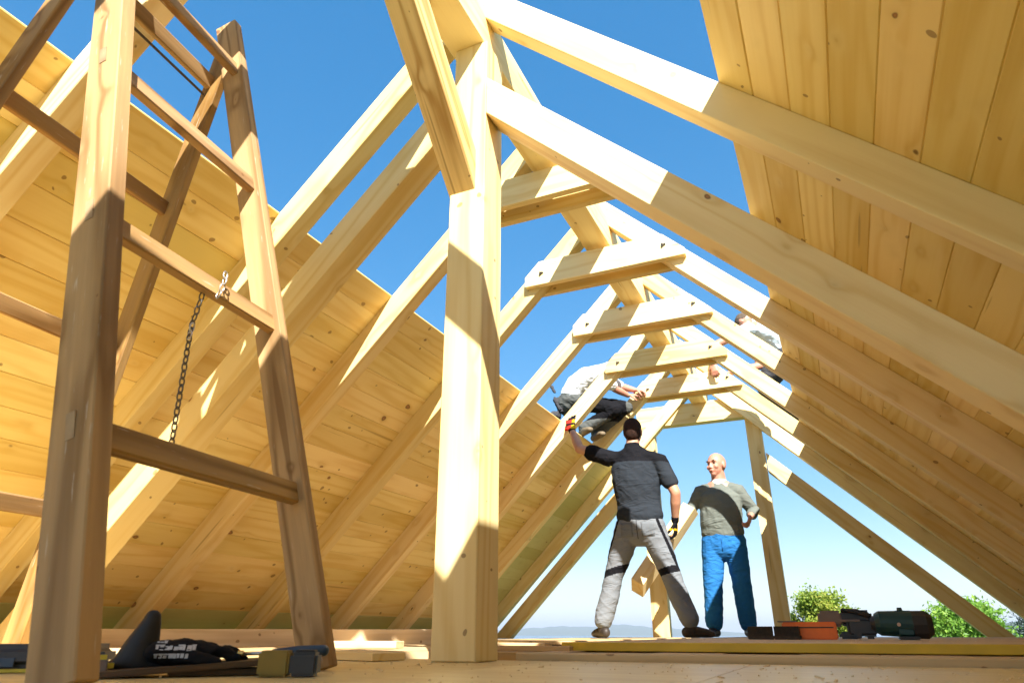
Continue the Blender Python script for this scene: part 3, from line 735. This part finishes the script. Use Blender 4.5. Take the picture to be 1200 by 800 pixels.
# --- the worker in the white shirt, crouching on the edge of the left sheathing
O3 = Vector((-2.18, 6.86, 1.97)); bm = bmesh.new()
pel, che, nk = Vector((-2.375, 6.80, 2.36)), Vector((-2.03, 6.78, 2.585)), Vector((-1.90, 6.76, 2.655))
head(bm, (-1.80, 6.70, 2.655), (1, .1, -.7)); tube(bm, [che, nk, (-1.82, 6.73, 2.68)], [.09, .06, .055])
tube(bm, [pel, pel.lerp(che, .5) + Vector((-.02, 0, .03)), che], [(.15, .11), (.15, .105), (.17, .10)], side=(0, 1, 0))
sA, eA, wA = Vector((-1.96, 6.93, 2.55)), Vector((-1.845, 6.97, 2.500)), Vector((-1.700, 6.96, 2.440))
sB, eB, wB = Vector((-1.96, 6.64, 2.56)), Vector((-1.875, 6.80, 2.43)), Vector((-1.775, 6.94, 2.385))
for a, b, c in ((sA, eA, wA), (sB, eB, wB)): tube(bm, [a, b], [.052, .042], seg=12); tube(bm, [b, b.lerp(c, .4), c], [.042, .040, .028], seg=12)
hand(bm, wA, wA + Vector((.09, .02, -.02)), (0, .3, -1), curl=.9); hand(bm, wB, wB + Vector((.09, .03, .0)), (0, .6, -1), curl=.8)
kA, fA = Vector((-1.80, 6.92, 2.24)), Vector((-2.16, 6.98, 2.02)); kB, fB = Vector((-1.88, 6.80, 2.20)), Vector((-2.24, 6.80, 2.03))
for a, b, c in ((pel + Vector((0, .09, 0)), kA, fA), (pel - Vector((0, .09, 0)), kB, fB)): tube(bm, [a, b], [.08, .052]); tube(bm, [b, c], [.052, .04])
p3 = fuse('person', bm, .0065, 3, [SKIN2], origin=O3); tag(p3, 'worker in white shirt crouching on the left roof edge', 'person', 'men at work')
bm = bmesh.new(); ell(bm, (-1.81, 6.70, 2.675), (.10, .085, .085)); fuse('hair', bm, .008, 2, [HAIR], p3)
bm = bmesh.new(); tube(bm, [pel + Vector((.01, 0, .03)), pel.lerp(che, .35) + Vector((-.03, 0, .05)), pel.lerp(che, .7) + Vector((-.02, 0, .045)), che, nk], [(.185, .135), (.20, .15), (.205, .15), (.20, .125), (.09, .08)], side=(0, 1, 0))
for a, b in ((sA, eA), (sB, eB)): tube(bm, [a.lerp(che, .5), a, a.lerp(b, .75)], [.08, .078, .066])
fuse('shirt', bm, .008, 6, [C_WHITE], p3, wrinkle=folds(.007, (9, 9, 12), 2))
bm = bmesh.new(); ell(bm, pel + Vector((-.02, 0, -.03)), (.15, .18, .135))
for a, b, c in ((pel + Vector((0, .09, 0)), kA, fA), (pel - Vector((0, .09, 0)), kB, fB)): tube(bm, [a, a.lerp(b, .5), b], [.10, .088, .074]); tube(bm, [b, b.lerp(c, .5), c], [.070, .066, .060])
fuse('trousers', bm, .008, 4, [C_KHAKI, C_BLACK], p3, wrinkle=folds(.010, (11, 9, 14), 4), select=lambda c: 1 if (c.x > -2.22 and c.z > 2.10 and c.x < -1.78) else 0)
bm = bmesh.new(); bmesh.ops.create_cube(bm, size=1, matrix=Matrix.Translation((-2.49, 6.78, 2.30)) @ Euler((0, R(-25), 0)).to_matrix().to_4x4() @ Matrix.Diagonal((.07, .26, .20, 1))); bevel(bm, .02, 2)
tube(bm, [(-2.52, 6.66, 2.44), (-2.55, 6.66, 2.50)], [.018, .022], seg=10); ell(bm, (-2.53, 6.70, 2.18), (.06, .08, .05))
fuse('tool_pouch', bm, .007, 2, [C_DGREY], p3, wrinkle=folds(.008, (20, 20, 20)))
for c in (fA, fB):
    bm = bmesh.new(); t = Vector((c.x + .07, c.y - .10, c.z - .09)); shoe(bm, c - Vector((.02, 0, 0)), t); fuse('boot', bm, .007, 3, [SOLE], p3)

# --- the worker in the pale shirt, kneeling on the right slope
O4 = Vector((-.2, 7.28, 2.1)); bm = bmesh.new()
pel, che, nk = Vector((-.13, 7.30, 2.70)), Vector((-.385, 7.24, 3.02)), Vector((-.44, 7.20, 3.08))
W4, e4 = head(bm, (-.482, 7.14, 3.085), (-.5, .35, -1.0)); tube(bm, [che, nk, (-.47, 7.16, 3.10)], [.09, .06, .055])
tube(bm, [pel, pel.lerp(che, .5) + Vector((.04, 0, .03)), che], [(.15, .11), (.15, .105), (.17, .10)], side=(0, 1, 0))
sA, eA, wA = Vector((-.46, 7.08, 2.98)), Vector((-.775, 7.00, 2.840)), Vector((-.838, 6.945, 2.600))
sB, eB, wB = Vector((-.40, 7.38, 2.95)), Vector((-.41, 7.32, 2.640)), Vector((-.70, 7.16, 2.555))
for a, b, c in ((sA, eA, wA), (sB, eB, wB)): tube(bm, [a, b], [.052, .042], seg=12); tube(bm, [b, b.lerp(c, .4), c], [.042, .042, .029], seg=12)
hand(bm, wA, wA + Vector((.01, -.01, -.1)), (.2, .9, -.2), curl=.6); hand(bm, wB, wB + Vector((-.08, -.06, -.02)), (0, .2, -1), curl=.8)
kA, fA = Vector((-.42, 7.26, 2.42)), Vector((-.04, 7.30, 1.99)); kB, fB = Vector((-.40, 7.50, 2.42)), Vector((-.02, 7.50, 1.98))
for a, b, c in ((pel - Vector((0, .09, 0)), kA, fA), (pel + Vector((0, .09, 0)), kB, fB)): tube(bm, [a, b], [.08, .052]); tube(bm, [b, c], [.052, .04])
p4 = fuse('person', bm, .0065, 3, [SKIN2], origin=O4); tag(p4, 'worker in pale blue shirt kneeling behind the right rafters', 'person', 'men at work')
bm = bmesh.new(); ell(bm, W4(0, -.018, .030), (.083, .10, .093), e4, 22); fuse('hair', bm, .006, 2, [HAIRG], p4, wrinkle=folds(.006, (40, 40, 40)))
bm = bmesh.new(); tube(bm, [pel + Vector((-.02, 0, .03)), pel.lerp(che, .5) + Vector((.05, 0, .04)), che, nk], [(.17, .12), (.19, .13), (.19, .12), (.09, .08)], side=(0, 1, 0))
for a, b in ((sA, eA), (sB, eB)): tube(bm, [a.lerp(che, .5), a, a.lerp(b, .6)], [.08, .075, .062])
fuse('shirt', bm, .008, 6, [C_PALE], p4, wrinkle=folds(.008, (9, 9, 14), 6))
bm = bmesh.new(); ell(bm, pel + Vector((0, 0, -.03)), (.14, .17, .13))
for a, b, c in ((pel - Vector((0, .09, 0)), kA, fA), (pel + Vector((0, .09, 0)), kB, fB)): tube(bm, [a, a.lerp(b, .5), b], [.10, .092, .075]); tube(bm, [b, b.lerp(c, .5), c], [.075, .072, .062])
fuse('trousers', bm, .008, 4, [C_DGREY], p4, wrinkle=folds(.009, (11, 9, 14), 7))
for c in (fA, fB):
    bm = bmesh.new(); shoe(bm, c, (c.x + .1, c.y, c.z - .09)); fuse('boot', bm, .007, 3, [LEATH], p4)
# ------------------------------------------------------------------ tools on the panel
def rbox(bm, c, size, rot=(0, 0, 0), bev=.006, seg=2):
    b2 = bmesh.new(); bmesh.ops.create_cube(b2, size=1, matrix=Matrix.Diagonal((*size, 1)))
    if bev: bmesh.ops.bevel(b2, geom=b2.edges[:], offset=bev, segments=seg, affect='EDGES')
    b2.transform(Matrix.Translation(Vector(c)) @ Euler(rot).to_matrix().to_4x4())
    t = bpy.data.meshes.new('t'); b2.to_mesh(t); b2.free(); bm.from_mesh(t); bpy.data.meshes.remove(t)
def cyl(bm, a, b, r0, r1=None, seg=20):
    a, b = Vector(a), Vector(b); d = b - a
    bmesh.ops.create_cone(bm, cap_ends=True, segments=seg, radius1=r0, radius2=r0 if r1 is None else r1, depth=d.length,
        matrix=Matrix.Translation((a + b) / 2) @ Vector((0, 0, 1)).rotation_difference(d.normalized()).to_matrix().to_4x4())
zt = -.031
for i, (x, r) in enumerate(((-.437, 4), (-.300, -3))):
    e = empty('nail_strip_pack', (x, 4.22, zt), ['dusty brown ribbed pack at the far left of the tools', 'dusty brown ribbed pack touching the orange case'][i], 'nail pack', 'packs lying left of the orange case', R(r))
    bm = bmesh.new(); rbox(bm, (0, 0, .012), (.134, .10, .022), bev=.004); o = mesh_obj('base', bm, GRID); o.parent = e
    bm = bmesh.new()
    for k in range(17):
        for yy in (-.046, .046): rbox(bm, (-.060 + k * .0075, yy, .044), (.0045, .006, .044), bev=.001, seg=1)
    rbox(bm, (0, 0, .043), (.126, .084, .044), bev=.003)
    o = mesh_obj('nail_rows', bm, GRID); o.parent = e
e = empty('orange_case', (-.200, 4.30, zt), 'orange plastic case between the ribbed packs and the black tool', 'case')
bm = bmesh.new(); rbox(bm, (.01, 0, .044), (.27, .14, .086), bev=.006); o = mesh_obj('box', bm, ORANGE); o.parent = e
bm = bmesh.new(); rbox(bm, (-.1, -.005, .0895), (.09, .13, .006), bev=.001); o = mesh_obj('lid_strip', bm, GREYP); o.parent = e
bm = bmesh.new(); rbox(bm, (.01, -.0712, .060), (.24, .003, .006), bev=.001, seg=1); o = mesh_obj('lid_seam', bm, BROWNB); o.parent = e
e = empty('circular_saw', (.02, 4.30, zt), 'black and grey power saw lying behind the orange case', 'power saw'); e.scale = (1.05, 1.1, 1.05)
bm = bmesh.new(); rbox(bm, (-.095, .03, .098), (.115, .16, .075), (0, 0, 0), .012); rbox(bm, (-.13, .03, .072), (.045, .15, .02), bev=.004); o = mesh_obj('blade_guard', bm, GREYP); o.parent = e
bm = bmesh.new(); rbox(bm, (.02, .02, .100), (.155, .13, .074), bev=.016, seg=3); rbox(bm, (.045, -.01, .058), (.14, .12, .085), bev=.014, seg=3); rbox(bm, (-.02, 0, .020), (.09, .10, .034), bev=.01); rbox(bm, (.075, -.01, .022), (.05, .09, .036), bev=.01); cyl(bm, (.02, -.075, .022), (.02, -.05, .022), .018); o = mesh_obj('motor_body', bm, BLACKP); o.parent = e
bm = bmesh.new(); tube(bm, [(-.03, -.06, .135), (.03, -.075, .13), (.08, -.07, .11)], [.011, .013, .012], seg=10); o = mesh_obj('handle', bm, BLACK, smooth=True); o.parent = e
bm = bmesh.new(); rbox(bm, (-.01, -.072, .088), (.10, .004, .010), bev=.001, seg=1); o = mesh_obj('trim', bm, GREYP); o.parent = e
e = empty('cordless_tool', (.24, 4.22, zt), 'dark green cordless tool lying on its side with black battery', 'power tool'); e.scale = (1.06, 1.15, 1.12)
bm = bmesh.new(); cyl(bm, (-.105, 0, .070), (-.085, 0, .070), .040, .052); cyl(bm, (-.085, 0, .070), (.055, 0, .066), .052, .057); rbox(bm, (.02, 0, .046), (.10, .10, .085), bev=.02, seg=3); bevel_ok = 1
o = mesh_obj('housing', bm, TEAL, smooth=False); o.parent = e
bm = bmesh.new(); cyl(bm, (.055, 0, .063), (.112, 0, .063), .061, .061, 10); cyl(bm, (.112, 0, .063), (.138, 0, .063), .061, .042, 10); rbox(bm, (.03, 0, .008), (.09, .09, .014), bev=.004); o = mesh_obj('battery', bm, BLACKP); o.parent = e
bm = bmesh.new(); cyl(bm, (.012, 0, .118), (.012, 0, .136), .014, .010); rbox(bm, (.012, 0, .116), (.05, .03, .014), bev=.004); o = mesh_obj('switch', bm, TEAL); o.parent = e
bm = bmesh.new(); cyl(bm, (-.006, -.053, .064), (-.006, -.0565, .064), .008); o = mesh_obj('badge', bm, plain('pale_badge', (.6, .42, .3), .5)); o.parent = e
bm = bmesh.new(); cyl(bm, (-.125, 0, .070), (-.105, 0, .070), .026, .034); o = mesh_obj('chuck', bm, BLACKP); o.parent = e

# ------------------------------------------------------------------ things on the floor by the ladder
zf = -.085
tray = empty('dark_board', (-1.325, 1.245, zf), 'dark brown thin board lying under the glove, in front of the ladder', 'board', rot=R(48))
bm = bmesh.new(); rbox(bm, (0, 0, .018), (.40, .15, .012), (0, R(-3.5), 0), bev=.003); o = mesh_obj('plate', bm, BROWNB); o.parent = tray
bm = bmesh.new(); rbox(bm, (.05, 0, .007), (.24, .11, .012), bev=.003); o = mesh_obj('foot_strip', bm, BROWNB); o.parent = tray
M = Euler((0, 0, R(48))).to_matrix()
def L2W(x, y, z): return Vector((-1.325, 1.245, zf)) + M @ Vector((x, y, z))
# printed black glove, back of the hand up
e = empty('work_glove', L2W(.02, .02, .028), 'black work glove with white print, lying on the dark board', 'glove')
bm = bmesh.new(); d = M @ Vector((1, 0, 0)); w0 = L2W(-.075, .03, .045)
tube(bm, [w0 - d * .03, w0 + d * .03, w0 + d * .085], [(.050, .022), (.052, .030), (.048, .022)], side=M @ Vector((0, 1, 0)))
for i in range(4):
    q = w0 + d * .085 + M @ Vector((0, -.034 + .022 * i, 0)); l = (.055, .075, .07, .052)[i]
    tube(bm, [q, q + d * l * .55 + Vector((0, 0, .002)), q + d * l + Vector((0, 0, -.016))], [.0145, .013, .011], seg=10)
tube(bm, [w0 + d * .02 + M @ Vector((0, -.04, -.004)), w0 + d * .07 + M @ Vector((0, -.07, -.012)), w0 + d * .10 + M @ Vector((0, -.078, -.018))], [.017, .014, .012], seg=10)
gl = fuse('glove_body', bm, .004, 3, [cloth('black_glove', (.016, .015, .016), .3)], wrinkle=folds(.004, (40, 40, 40))); gl.location = (0, 0, 0); put(gl, e)
rs = random.Random(4); pbm = bmesh.new()
from mathutils.bvhtree import BVHTree
bv = BVHTree.FromPolygons([v.co.copy() for v in gl.data.vertices], [tuple(p.vertices) for p in gl.data.polygons])
side = M @ Vector((0, 1, 0)); view = (w0 + d * .03).normalized()
def print_mark(cu, cz, du, dz):
    """a scrap of white print laid on the glove's skin"""
    pts = []
    base = w0 + d * cu + Vector((0, 0, cz))
    for a, b in ((-1, -1), (1, -1), (1.15, 1), (-.85, 1)):
        p = base + d * a * du + Vector((0, 0, 1)) * b * dz - side * .12
        h = bv.ray_cast(p, side)
        if h[0] is None: return
        pts.append(h[0] + h[1] * .0012)
    f = pbm.faces.new([pbm.verts.new(p) for p in pts])
    r = bmesh.ops.extrude_face_region(pbm, geom=[f]); bmesh.ops.translate(pbm, verts=[v for v in r['geom'] if isinstance(v, bmesh.types.BMVert)], vec=-side * .0008)
for row, (z, n, hz_) in enumerate(((-.006, 10, .0045), (.010, 9, .0055), (.022, 3, .002))):
    x = -.032
    for k in range(n):
        w_ = rs.uniform(.0022, .0050); x += w_ * 2 + rs.uniform(.0008, .0028)
        if row == 0 and k > 7: continue
        print_mark(x, z + rs.uniform(-.0012, .0012), w_, hz_ * rs.uniform(.5, 1))
        if rs.random() < .5: print_mark(x, z + hz_ * .9, w_ * 1.4, hz_ * .25)
o = mesh_obj('print', pbm, WHITE); put(o, e)
# upright holster
e = empty('tool_holster', L2W(-.135, .045, .018), 'upright rounded black holster left of the printed glove', 'holster')
bm = bmesh.new(); q = L2W(-.135, .045, .024)
tube(bm, [q + Vector((0, 0, .0)) - d * .006, q + Vector((0, 0, .04)) + d * .002, q + Vector((0, 0, .085)) + d * .012, q + Vector((0, 0, .098)) + d * .013], [(.046, .024), (.036, .022), (.021, .017), (.017, .013)], side=d)
tube(bm, [q - d * .05 - Vector((0, 0, .002)), q + d * .09], [(.012, .02), (.014, .02)], side=Vector((0, 0, 1)))
o = fuse('shell', bm, .004, 3, [BLACK]); put(o, e)
bm = bmesh.new(); rbox(bm, (0, 0, 0), (.006, .03, .05), bev=.002); o = mesh_obj('belt_clip', bm, BLACKP); o.parent = e; o.location = M @ Vector((-.02, .03, .03))
# tape measure
e = empty('tape_measure', L2W(-.215, -.005, 0), 'yellow and dark tape measure left of the dark board', 'tape measure', rot=R(48))
bm = bmesh.new(); rbox(bm, (0, 0, .022), (.075, .038, .042), bev=.016, seg=4); o = mesh_obj('body', bm, YEL); o.parent = e
bm = bmesh.new(); rbox(bm, (.002, -.0195, .020), (.05, .004, .028), bev=.0015); o = mesh_obj('side_cap', bm, GREYP); o.parent = e
bm = bmesh.new(); rbox(bm, (.045, 0, .006), (.02, .02, .004), bev=.001); o = mesh_obj('hook', bm, STEEL); o.parent = e
# ochre and black box by the right ladder foot
e = empty('battery_pack', (-1.115, 1.285, zf), 'ochre and black block in front of the right ladder foot', 'battery', rot=R(30))
bm = bmesh.new(); rbox(bm, (-.03, 0, .026), (.065, .06, .050), bev=.005); o = mesh_obj('ochre_half', bm, OLIVE); o.parent = e
bm = bmesh.new(); rbox(bm, (.033, 0, .024), (.058, .064, .046), bev=.006); o = mesh_obj('black_half', bm, BLACKP); o.parent = e
bm = bmesh.new(); rbox(bm, (.033, 0, .049), (.04, .04, .006), bev=.001); o = mesh_obj('contact_rail', bm, BLACK); o.parent = e
# screwdriver resting across
e = empty('screwdriver', (-1.19, 1.36, zf + .03), 'screwdriver with blue grey handle lying behind the ochre block', 'screwdriver', rot=R(30))
bm = bmesh.new(); cyl(bm, (-.10, 0, .012), (-.03, 0, .014), .004); o = mesh_obj('shaft', bm, STEEL, smooth=True); o.parent = e
bm = bmesh.new(); tube(bm, [(-.03, 0, .014), (.02, 0, .016), (.08, 0, .018)], [.009, .013, .013], seg=12); o = mesh_obj('handle', bm, BLUE, smooth=True); o.parent = e
bm = bmesh.new(); cyl(bm, (-.112, 0, .012), (-.10, 0, .012), .007); o = mesh_obj('bit_holder', bm, plain('brass', (.75, .5, .15), .25, .9)); o.parent = e
# box left of the ladder
e = empty('tool_box', (-1.86, 1.16, zf), 'low dark grey box with blue and yellow stripe at the left picture edge', 'box', rot=R(38))
bm = bmesh.new(); rbox(bm, (0, 0, .034), (.42, .13, .055), bev=.018, seg=3); o = mesh_obj('body', bm, plain('dark_grey_plastic', (.045, .045, .05), .45)); o.parent = e
for q_ in (((-.09, -.066, .022), (.10, .004, .020)), ((.10, -.066, .03), (.022, .004, .03))):
    bm = bmesh.new(); rbox(bm, *q_, bev=.001, seg=1); o = mesh_obj('pale_stripe', bm, WHITE); o.parent = e
bm = bmesh.new(); rbox(bm, (.0, -.066, .022), (.05, .004, .02), bev=.001, seg=1); o = mesh_obj('blue_stripe', bm, BLUE); o.parent = e
bm = bmesh.new(); rbox(bm, (0, 0, .004), (.41, .125, .008), bev=.002); o = mesh_obj('yellow_base', bm, YEL); o.parent = e

# ------------------------------------------------------------------ land, water, hills, trees
def grid_mesh(name, xs, ys, zf, mat, kind='structure'):
    bm = bmesh.new(); V = [[bm.verts.new((x, y, zf(x, y))) for x in xs] for y in ys]
    for j in range(len(ys) - 1):
        for i in range(len(xs) - 1): bm.faces.new((V[j][i], V[j][i + 1], V[j + 1][i + 1], V[j + 1][i]))
    o = mesh_obj(name, bm, mat, smooth=True); return tag(o, kind=kind)
GRASS = plain('meadow', (.09, .13, .04), .9, var=.5, scale=.15, bump=.0)
def terr(x, y):
    d = math.hypot(x, y)
    z = -6.2 - max(0, d - 45) * .09
    if d > 60: z += 2.2 * noise.noise(Vector((x / 90, y / 90, 0)))
    return max(z, -80)
sp = [-1, -.6, -.35, -.2, -.12, -.07, -.04, -.02, -.01, 0, .01, .02, .04, .07, .12, .2, .35, .6, 1]
grid_mesh('ground', [v * 2600 for v in sp], [v * 2600 for v in sp], terr, GRASS)
m, nt, b = new_mat('lake_water'); b.inputs['Base Color'].default_value = (.03, .08, .12, 1); b.inputs['Roughness'].default_value = .25
tc = N(nt, 'ShaderNodeTexCoord'); nz = N(nt, 'ShaderNodeTexNoise'); nz.inputs['Scale'].default_value = .02; nz.inputs['Detail'].default_value = 6
nt.links.new(tc.outputs['Object'], nz.inputs['Vector']); bp = N(nt, 'ShaderNodeBump'); bp.inputs['Strength'].default_value = .6; bp.inputs['Distance'].default_value = 4
nt.links.new(nz.outputs['Fac'], bp.inputs['Height']); nt.links.new(bp.outputs[0], b.inputs['Normal'])
bm = bmesh.new(); bmesh.ops.create_circle(bm, cap_ends=True, segments=96, radius=60000, matrix=Matrix.Translation((0, 0, -70)))
tag(mesh_obj('water', bm, m), kind='structure')
HILL = plain('wooded_hill', (.045, .07, .035), .95, var=.5, scale=.004, bump=0)
def hills(dist, a0, a1, hf, depth, n=90):
    """a range of hills: a ridge with a front and a back slope, azimuth measured from +Y towards +X"""
    bm = bmesh.new(); rows = []
    for i in range(n + 1):
        a = R(a0 + (a1 - a0) * i / n); h = hf(i / n); d = Vector((math.sin(a), math.cos(a), 0)); row = []
        for t in (0, .25, .5, .75, 1, 1.4):
            prof = math.sin(min(t, 1) * math.pi / 2) if t <= 1 else .4
            hh = h * prof * (1 + .12 * noise.noise(Vector((i * .4, t * 3, dist))))
            row.append(bm.verts.new(d * (dist + depth * t) + Vector((0, 0, -75 + hh))))
        rows.append(row)
    for i in range(n):
        for j in range(5): bm.faces.new((rows[i][j], rows[i + 1][j], rows[i + 1][j + 1], rows[i][j + 1]))
    return tag(mesh_obj('hills', bm, HILL, smooth=True), kind='structure')
def nz1(t, s, seed): return noise.fractal(Vector((t * s, seed, 0)), 1.0, 2.0, 5)
hills(24000, -34, -6, lambda t: 75 + 430 * math.sin(math.pi * min(1, max(0, t))) ** 1.2 * (.62 + .5 * nz1(t, 5, 3.3)), 5000)
hills(5200, 7.5, 40, lambda t: 60 + 165 * min(1, t * 5) ** .7 * (1 + .35 * nz1(t, 7, 1.2)), 1500)

def leaf_mat(name, c1, c2, c3):
    m, nt, b = new_mat(name)
    at = N(nt, 'ShaderNodeAttribute', attribute_name='brd')
    col = ramp(nt, at.outputs['Fac'], [(0, c1), (.5, c2), (1, c3)])
    nt.links.new(col, b.inputs['Base Color']); b.inputs['Roughness'].default_value = .55
    tr = N(nt, 'ShaderNodeBsdfTranslucent'); nt.links.new(col, tr.inputs[0])
    ad = N(nt, 'ShaderNodeMixShader'); ad.inputs[0].default_value = .4
    nt.links.new(b.outputs[0], ad.inputs[1]); nt.links.new(tr.outputs[0], ad.inputs[2]); nt.links.new(ad.outputs[0], nt.nodes['Material Output'].inputs[0])
    return m
BARK = plain('bark', (.10, .07, .05), .9, scale=12, bump=.5)
def limb(bm, pts, rad):
    rings = []
    for i, p in enumerate(pts):
        d = (pts[min(i + 1, len(pts) - 1)] - pts[max(i - 1, 0)]).normalized(); u = d.orthogonal().normalized(); v = d.cross(u)
        rings.append([bm.verts.new(p + (u * math.cos(a) + v * math.sin(a)) * rad[i]) for a in [2 * math.pi * k / 7 for k in range(7)]])
    for a, b in zip(rings[:-1], rings[1:]):
        for k in range(7): bm.faces.new((a[k], a[(k + 1) % 7], b[(k + 1) % 7], b[k]))
def tree(name, base, top, width, mat, label, seed, leaf=.12, count=9000, shape=1.0, conifer=False):
    rs = random.Random(seed); base = Vector(base); hgt = top - base.z
    e = empty(name, base, label, 'tree', 'trees beyond the house')
    bm = bmesh.new(); axis = [Vector((.25 * math.sin(t * 3 + seed), .2 * math.cos(t * 2), t * hgt * .93)) for t in (0, .25, .5, .75, 1)]
    limb(bm, axis, [.16, .13, .1, .06, .02])
    clumps = []
    nb = 46 if not conifer else 60
    for i in range(nb):
        t = .3 + .7 * (i + .5) / nb
        ax = axis[0].lerp(axis[4], t); ax.z = t * hgt * .9
        ang = i * 2.4 + rs.uniform(-.4, .4)
        env = (math.sin(math.pi * min(1, (t - .2) / .82) ** shape) ** .6) if not conifer else (1.05 - t)
        r = width / 2 * env * rs.uniform(.55, 1.05)
        tip = ax + Vector((math.cos(ang) * r, math.sin(ang) * r, (r * .8 if not conifer else -.1 * r)))
        tip.z = min(tip.z, hgt * rs.uniform(.9, 1.0))
        limb(bm, [ax, ax.lerp(tip, .5) + Vector((0, 0, .06)), tip], [.035, .02, .006])
        for q in range(5):
            f = rs.uniform(.35, 1.05); clumps.append((ax.lerp(tip, f), rs.random(), rs.uniform(.5, 1.1)))
    put_local = mesh_obj('trunk', bm, BARK); put_local.parent = e
    bm = bmesh.new(); lay = bm.faces.layers.float.new('brd')
    for i in range(count):
        c, tone, sc = clumps[rs.randrange(len(clumps))]
        o = Vector((rs.gauss(0, 1), rs.gauss(0, 1), rs.gauss(0, .8))) * (width * .075 * sc)
        p = c + o; s_ = leaf * rs.uniform(.5, 1.2)
        n = Vector((rs.gauss(0, 1), rs.gauss(0, 1), rs.gauss(.5, 1))).normalized(); u = n.orthogonal().normalized(); v = n.cross(u)
        a = rs.uniform(0, 6.28); uu = u * math.cos(a) + v * math.sin(a); vv = n.cross(uu) * (.5 if not conifer else .2)
        f = bm.faces.new([bm.verts.new(p + uu * s_), bm.verts.new(p + vv * s_ + n * s_ * .15), bm.verts.new(p - uu * s_), bm.verts.new(p - vv * s_ + n * s_ * .15)])
        f[lay] = min(1, max(0, tone * .6 + rs.uniform(0, .4)))
    cr = mesh_obj('crown', bm, mat); cr.parent = e
    return e
tree('leafy_tree', (-1.15, 40, -6.3), 2.25, 3.9, leaf_mat('yellow_green_leaves', (.10, .18, .02), (.20, .29, .03), (.38, .37, .05)), 'round yellow green tree seen past the right gable post', 3, leaf=.10, count=24000, shape=1.2)
tree('leafy_tree', (4.6, 36, -6.4), 1.55, 4.2, leaf_mat('bright_green_leaves', (.08, .19, .02), (.15, .30, .03), (.28, .42, .05)), 'bright green leafy tree seen under the lone gable strut', 9, leaf=.11, count=22000)
tree('conifer', (8.6, 44, -6.5), 2.6, 6.0, leaf_mat('dark_needles', (.015, .04, .02), (.03, .07, .035), (.05, .10, .05)), 'dark conifer at the right picture edge, behind the last rafters', 5, leaf=.16, count=14000, conifer=True)

hm = bpy.data.materials.new('haze_air'); hm.use_nodes = True; nt = hm.node_tree
for n in list(nt.nodes):
    if n.type == 'BSDF_PRINCIPLED': nt.nodes.remove(n)
pv = nt.nodes.new('ShaderNodeVolumePrincipled'); pv.inputs['Color'].default_value = (.80, .88, 1, 1); pv.inputs['Density'].default_value = .000038; pv.inputs['Anisotropy'].default_value = .2
nt.links.new(pv.outputs[0], nt.nodes['Material Output'].inputs['Volume'])
bm = bmesh.new(); box(bm, -62000, 62000, -62000, 62000, -90, 760)
hz = mesh_obj('haze', bm, hm); tag(hz, kind='stuff')
# sawdust and chips left on the floor and on the panel
bm = bmesh.new(); rs = random.Random(21)
for i in range(700):
    if i < 420: x, y, z = rs.uniform(-1.5, 1.3), rs.uniform(.9, 2.33), -.0845
    else: x, y, z = rs.uniform(-1.0, 1.5), rs.uniform(2.74, 5.5), -.0315
    l = rs.uniform(.0012, .004) if rs.random() < .93 else rs.uniform(.005, .011); w_ = l * rs.uniform(.2, .6); a = rs.uniform(0, 6.28); h = rs.uniform(.0006, .002)
    c_, s_ = math.cos(a), math.sin(a)
    vs = [bm.verts.new((x + c_ * u * l - s_ * v * w_, y + s_ * u * l + c_ * v * w_, z + (h if t else 0) + (.3 * l * u if t else 0))) for t in (0, 1) for u, v in ((-1, -1), (1, -1), (1, 1), (-1, 1))]
    for f in ((3, 2, 1, 0), (4, 5, 6, 7), (0, 1, 5, 4), (1, 2, 6, 5), (2, 3, 7, 6), (3, 0, 4, 7)): bm.faces.new([vs[k] for k in f])
tag(mesh_obj('sawdust', bm, plain('sawdust', (.78, .60, .34), .9)), kind='stuff')

# ------------------------------------------------------------------ camera and light
cam = bpy.data.cameras.new('camera'); co = bpy.data.objects.new('camera', cam); COL.objects.link(co)
cam.sensor_width = 36; cam.lens = 36 * 797 / 1200; cam.clip_start = .05; cam.clip_end = 200000
co.location = (0, 0, 0); co.rotation_euler = (R(90 + 23.2), 0, R(24.5))
cam.dof.use_dof = True; cam.dof.focus_distance = 4.2; cam.dof.aperture_fstop = 5.6
S.camera = co

to_sun = Vector((.62, -1, .985)).normalized()
sl_ = bpy.data.lights.new('sun', 'SUN'); sl_.energy = 5.0; sl_.angle = R(.5); sl_.color = (1, .96, .90)
so = bpy.data.objects.new('sun', sl_); COL.objects.link(so); so.rotation_euler = to_sun.to_track_quat('Z', 'Y').to_euler()
so.location = (3, -4, 6)
W = bpy.data.worlds.new('World'); S.world = W; W.use_nodes = True
nt = W.node_tree; bg = nt.nodes['Background']
sky = nt.nodes.new('ShaderNodeTexSky'); sky.sky_type = 'NISHITA'; sky.sun_disc = False
sky.sun_elevation = math.asin(to_sun.z); sky.sun_rotation = math.atan2(to_sun.x, to_sun.y)
sky.altitude = 300; sky.air_density = 1.0; sky.dust_density = .6; sky.ozone_density = 1.6
gm = nt.nodes.new('ShaderNodeGamma'); gm.inputs[1].default_value = .50
hs = nt.nodes.new('ShaderNodeHueSaturation'); hs.inputs['Saturation'].default_value = 2.15; hs.inputs['Hue'].default_value = .501; hs.inputs['Value'].default_value = 2.0
nt.links.new(sky.outputs[0], gm.inputs[0]); nt.links.new(gm.outputs[0], hs.inputs['Color']); nt.links.new(hs.outputs[0], bg.inputs[0]); bg.inputs[1].default_value = .075
S.view_settings.view_transform = 'Standard'; S.view_settings.look = 'None'; S.view_settings.gamma = 1
S.view_settings.exposure = 1.6
S.render.engine = 'CYCLES'
S.cycles.max_bounces = 7; S.cycles.diffuse_bounces = 5; S.cycles.volume_bounces = 0; S.cycles.transparent_max_bounces = 4
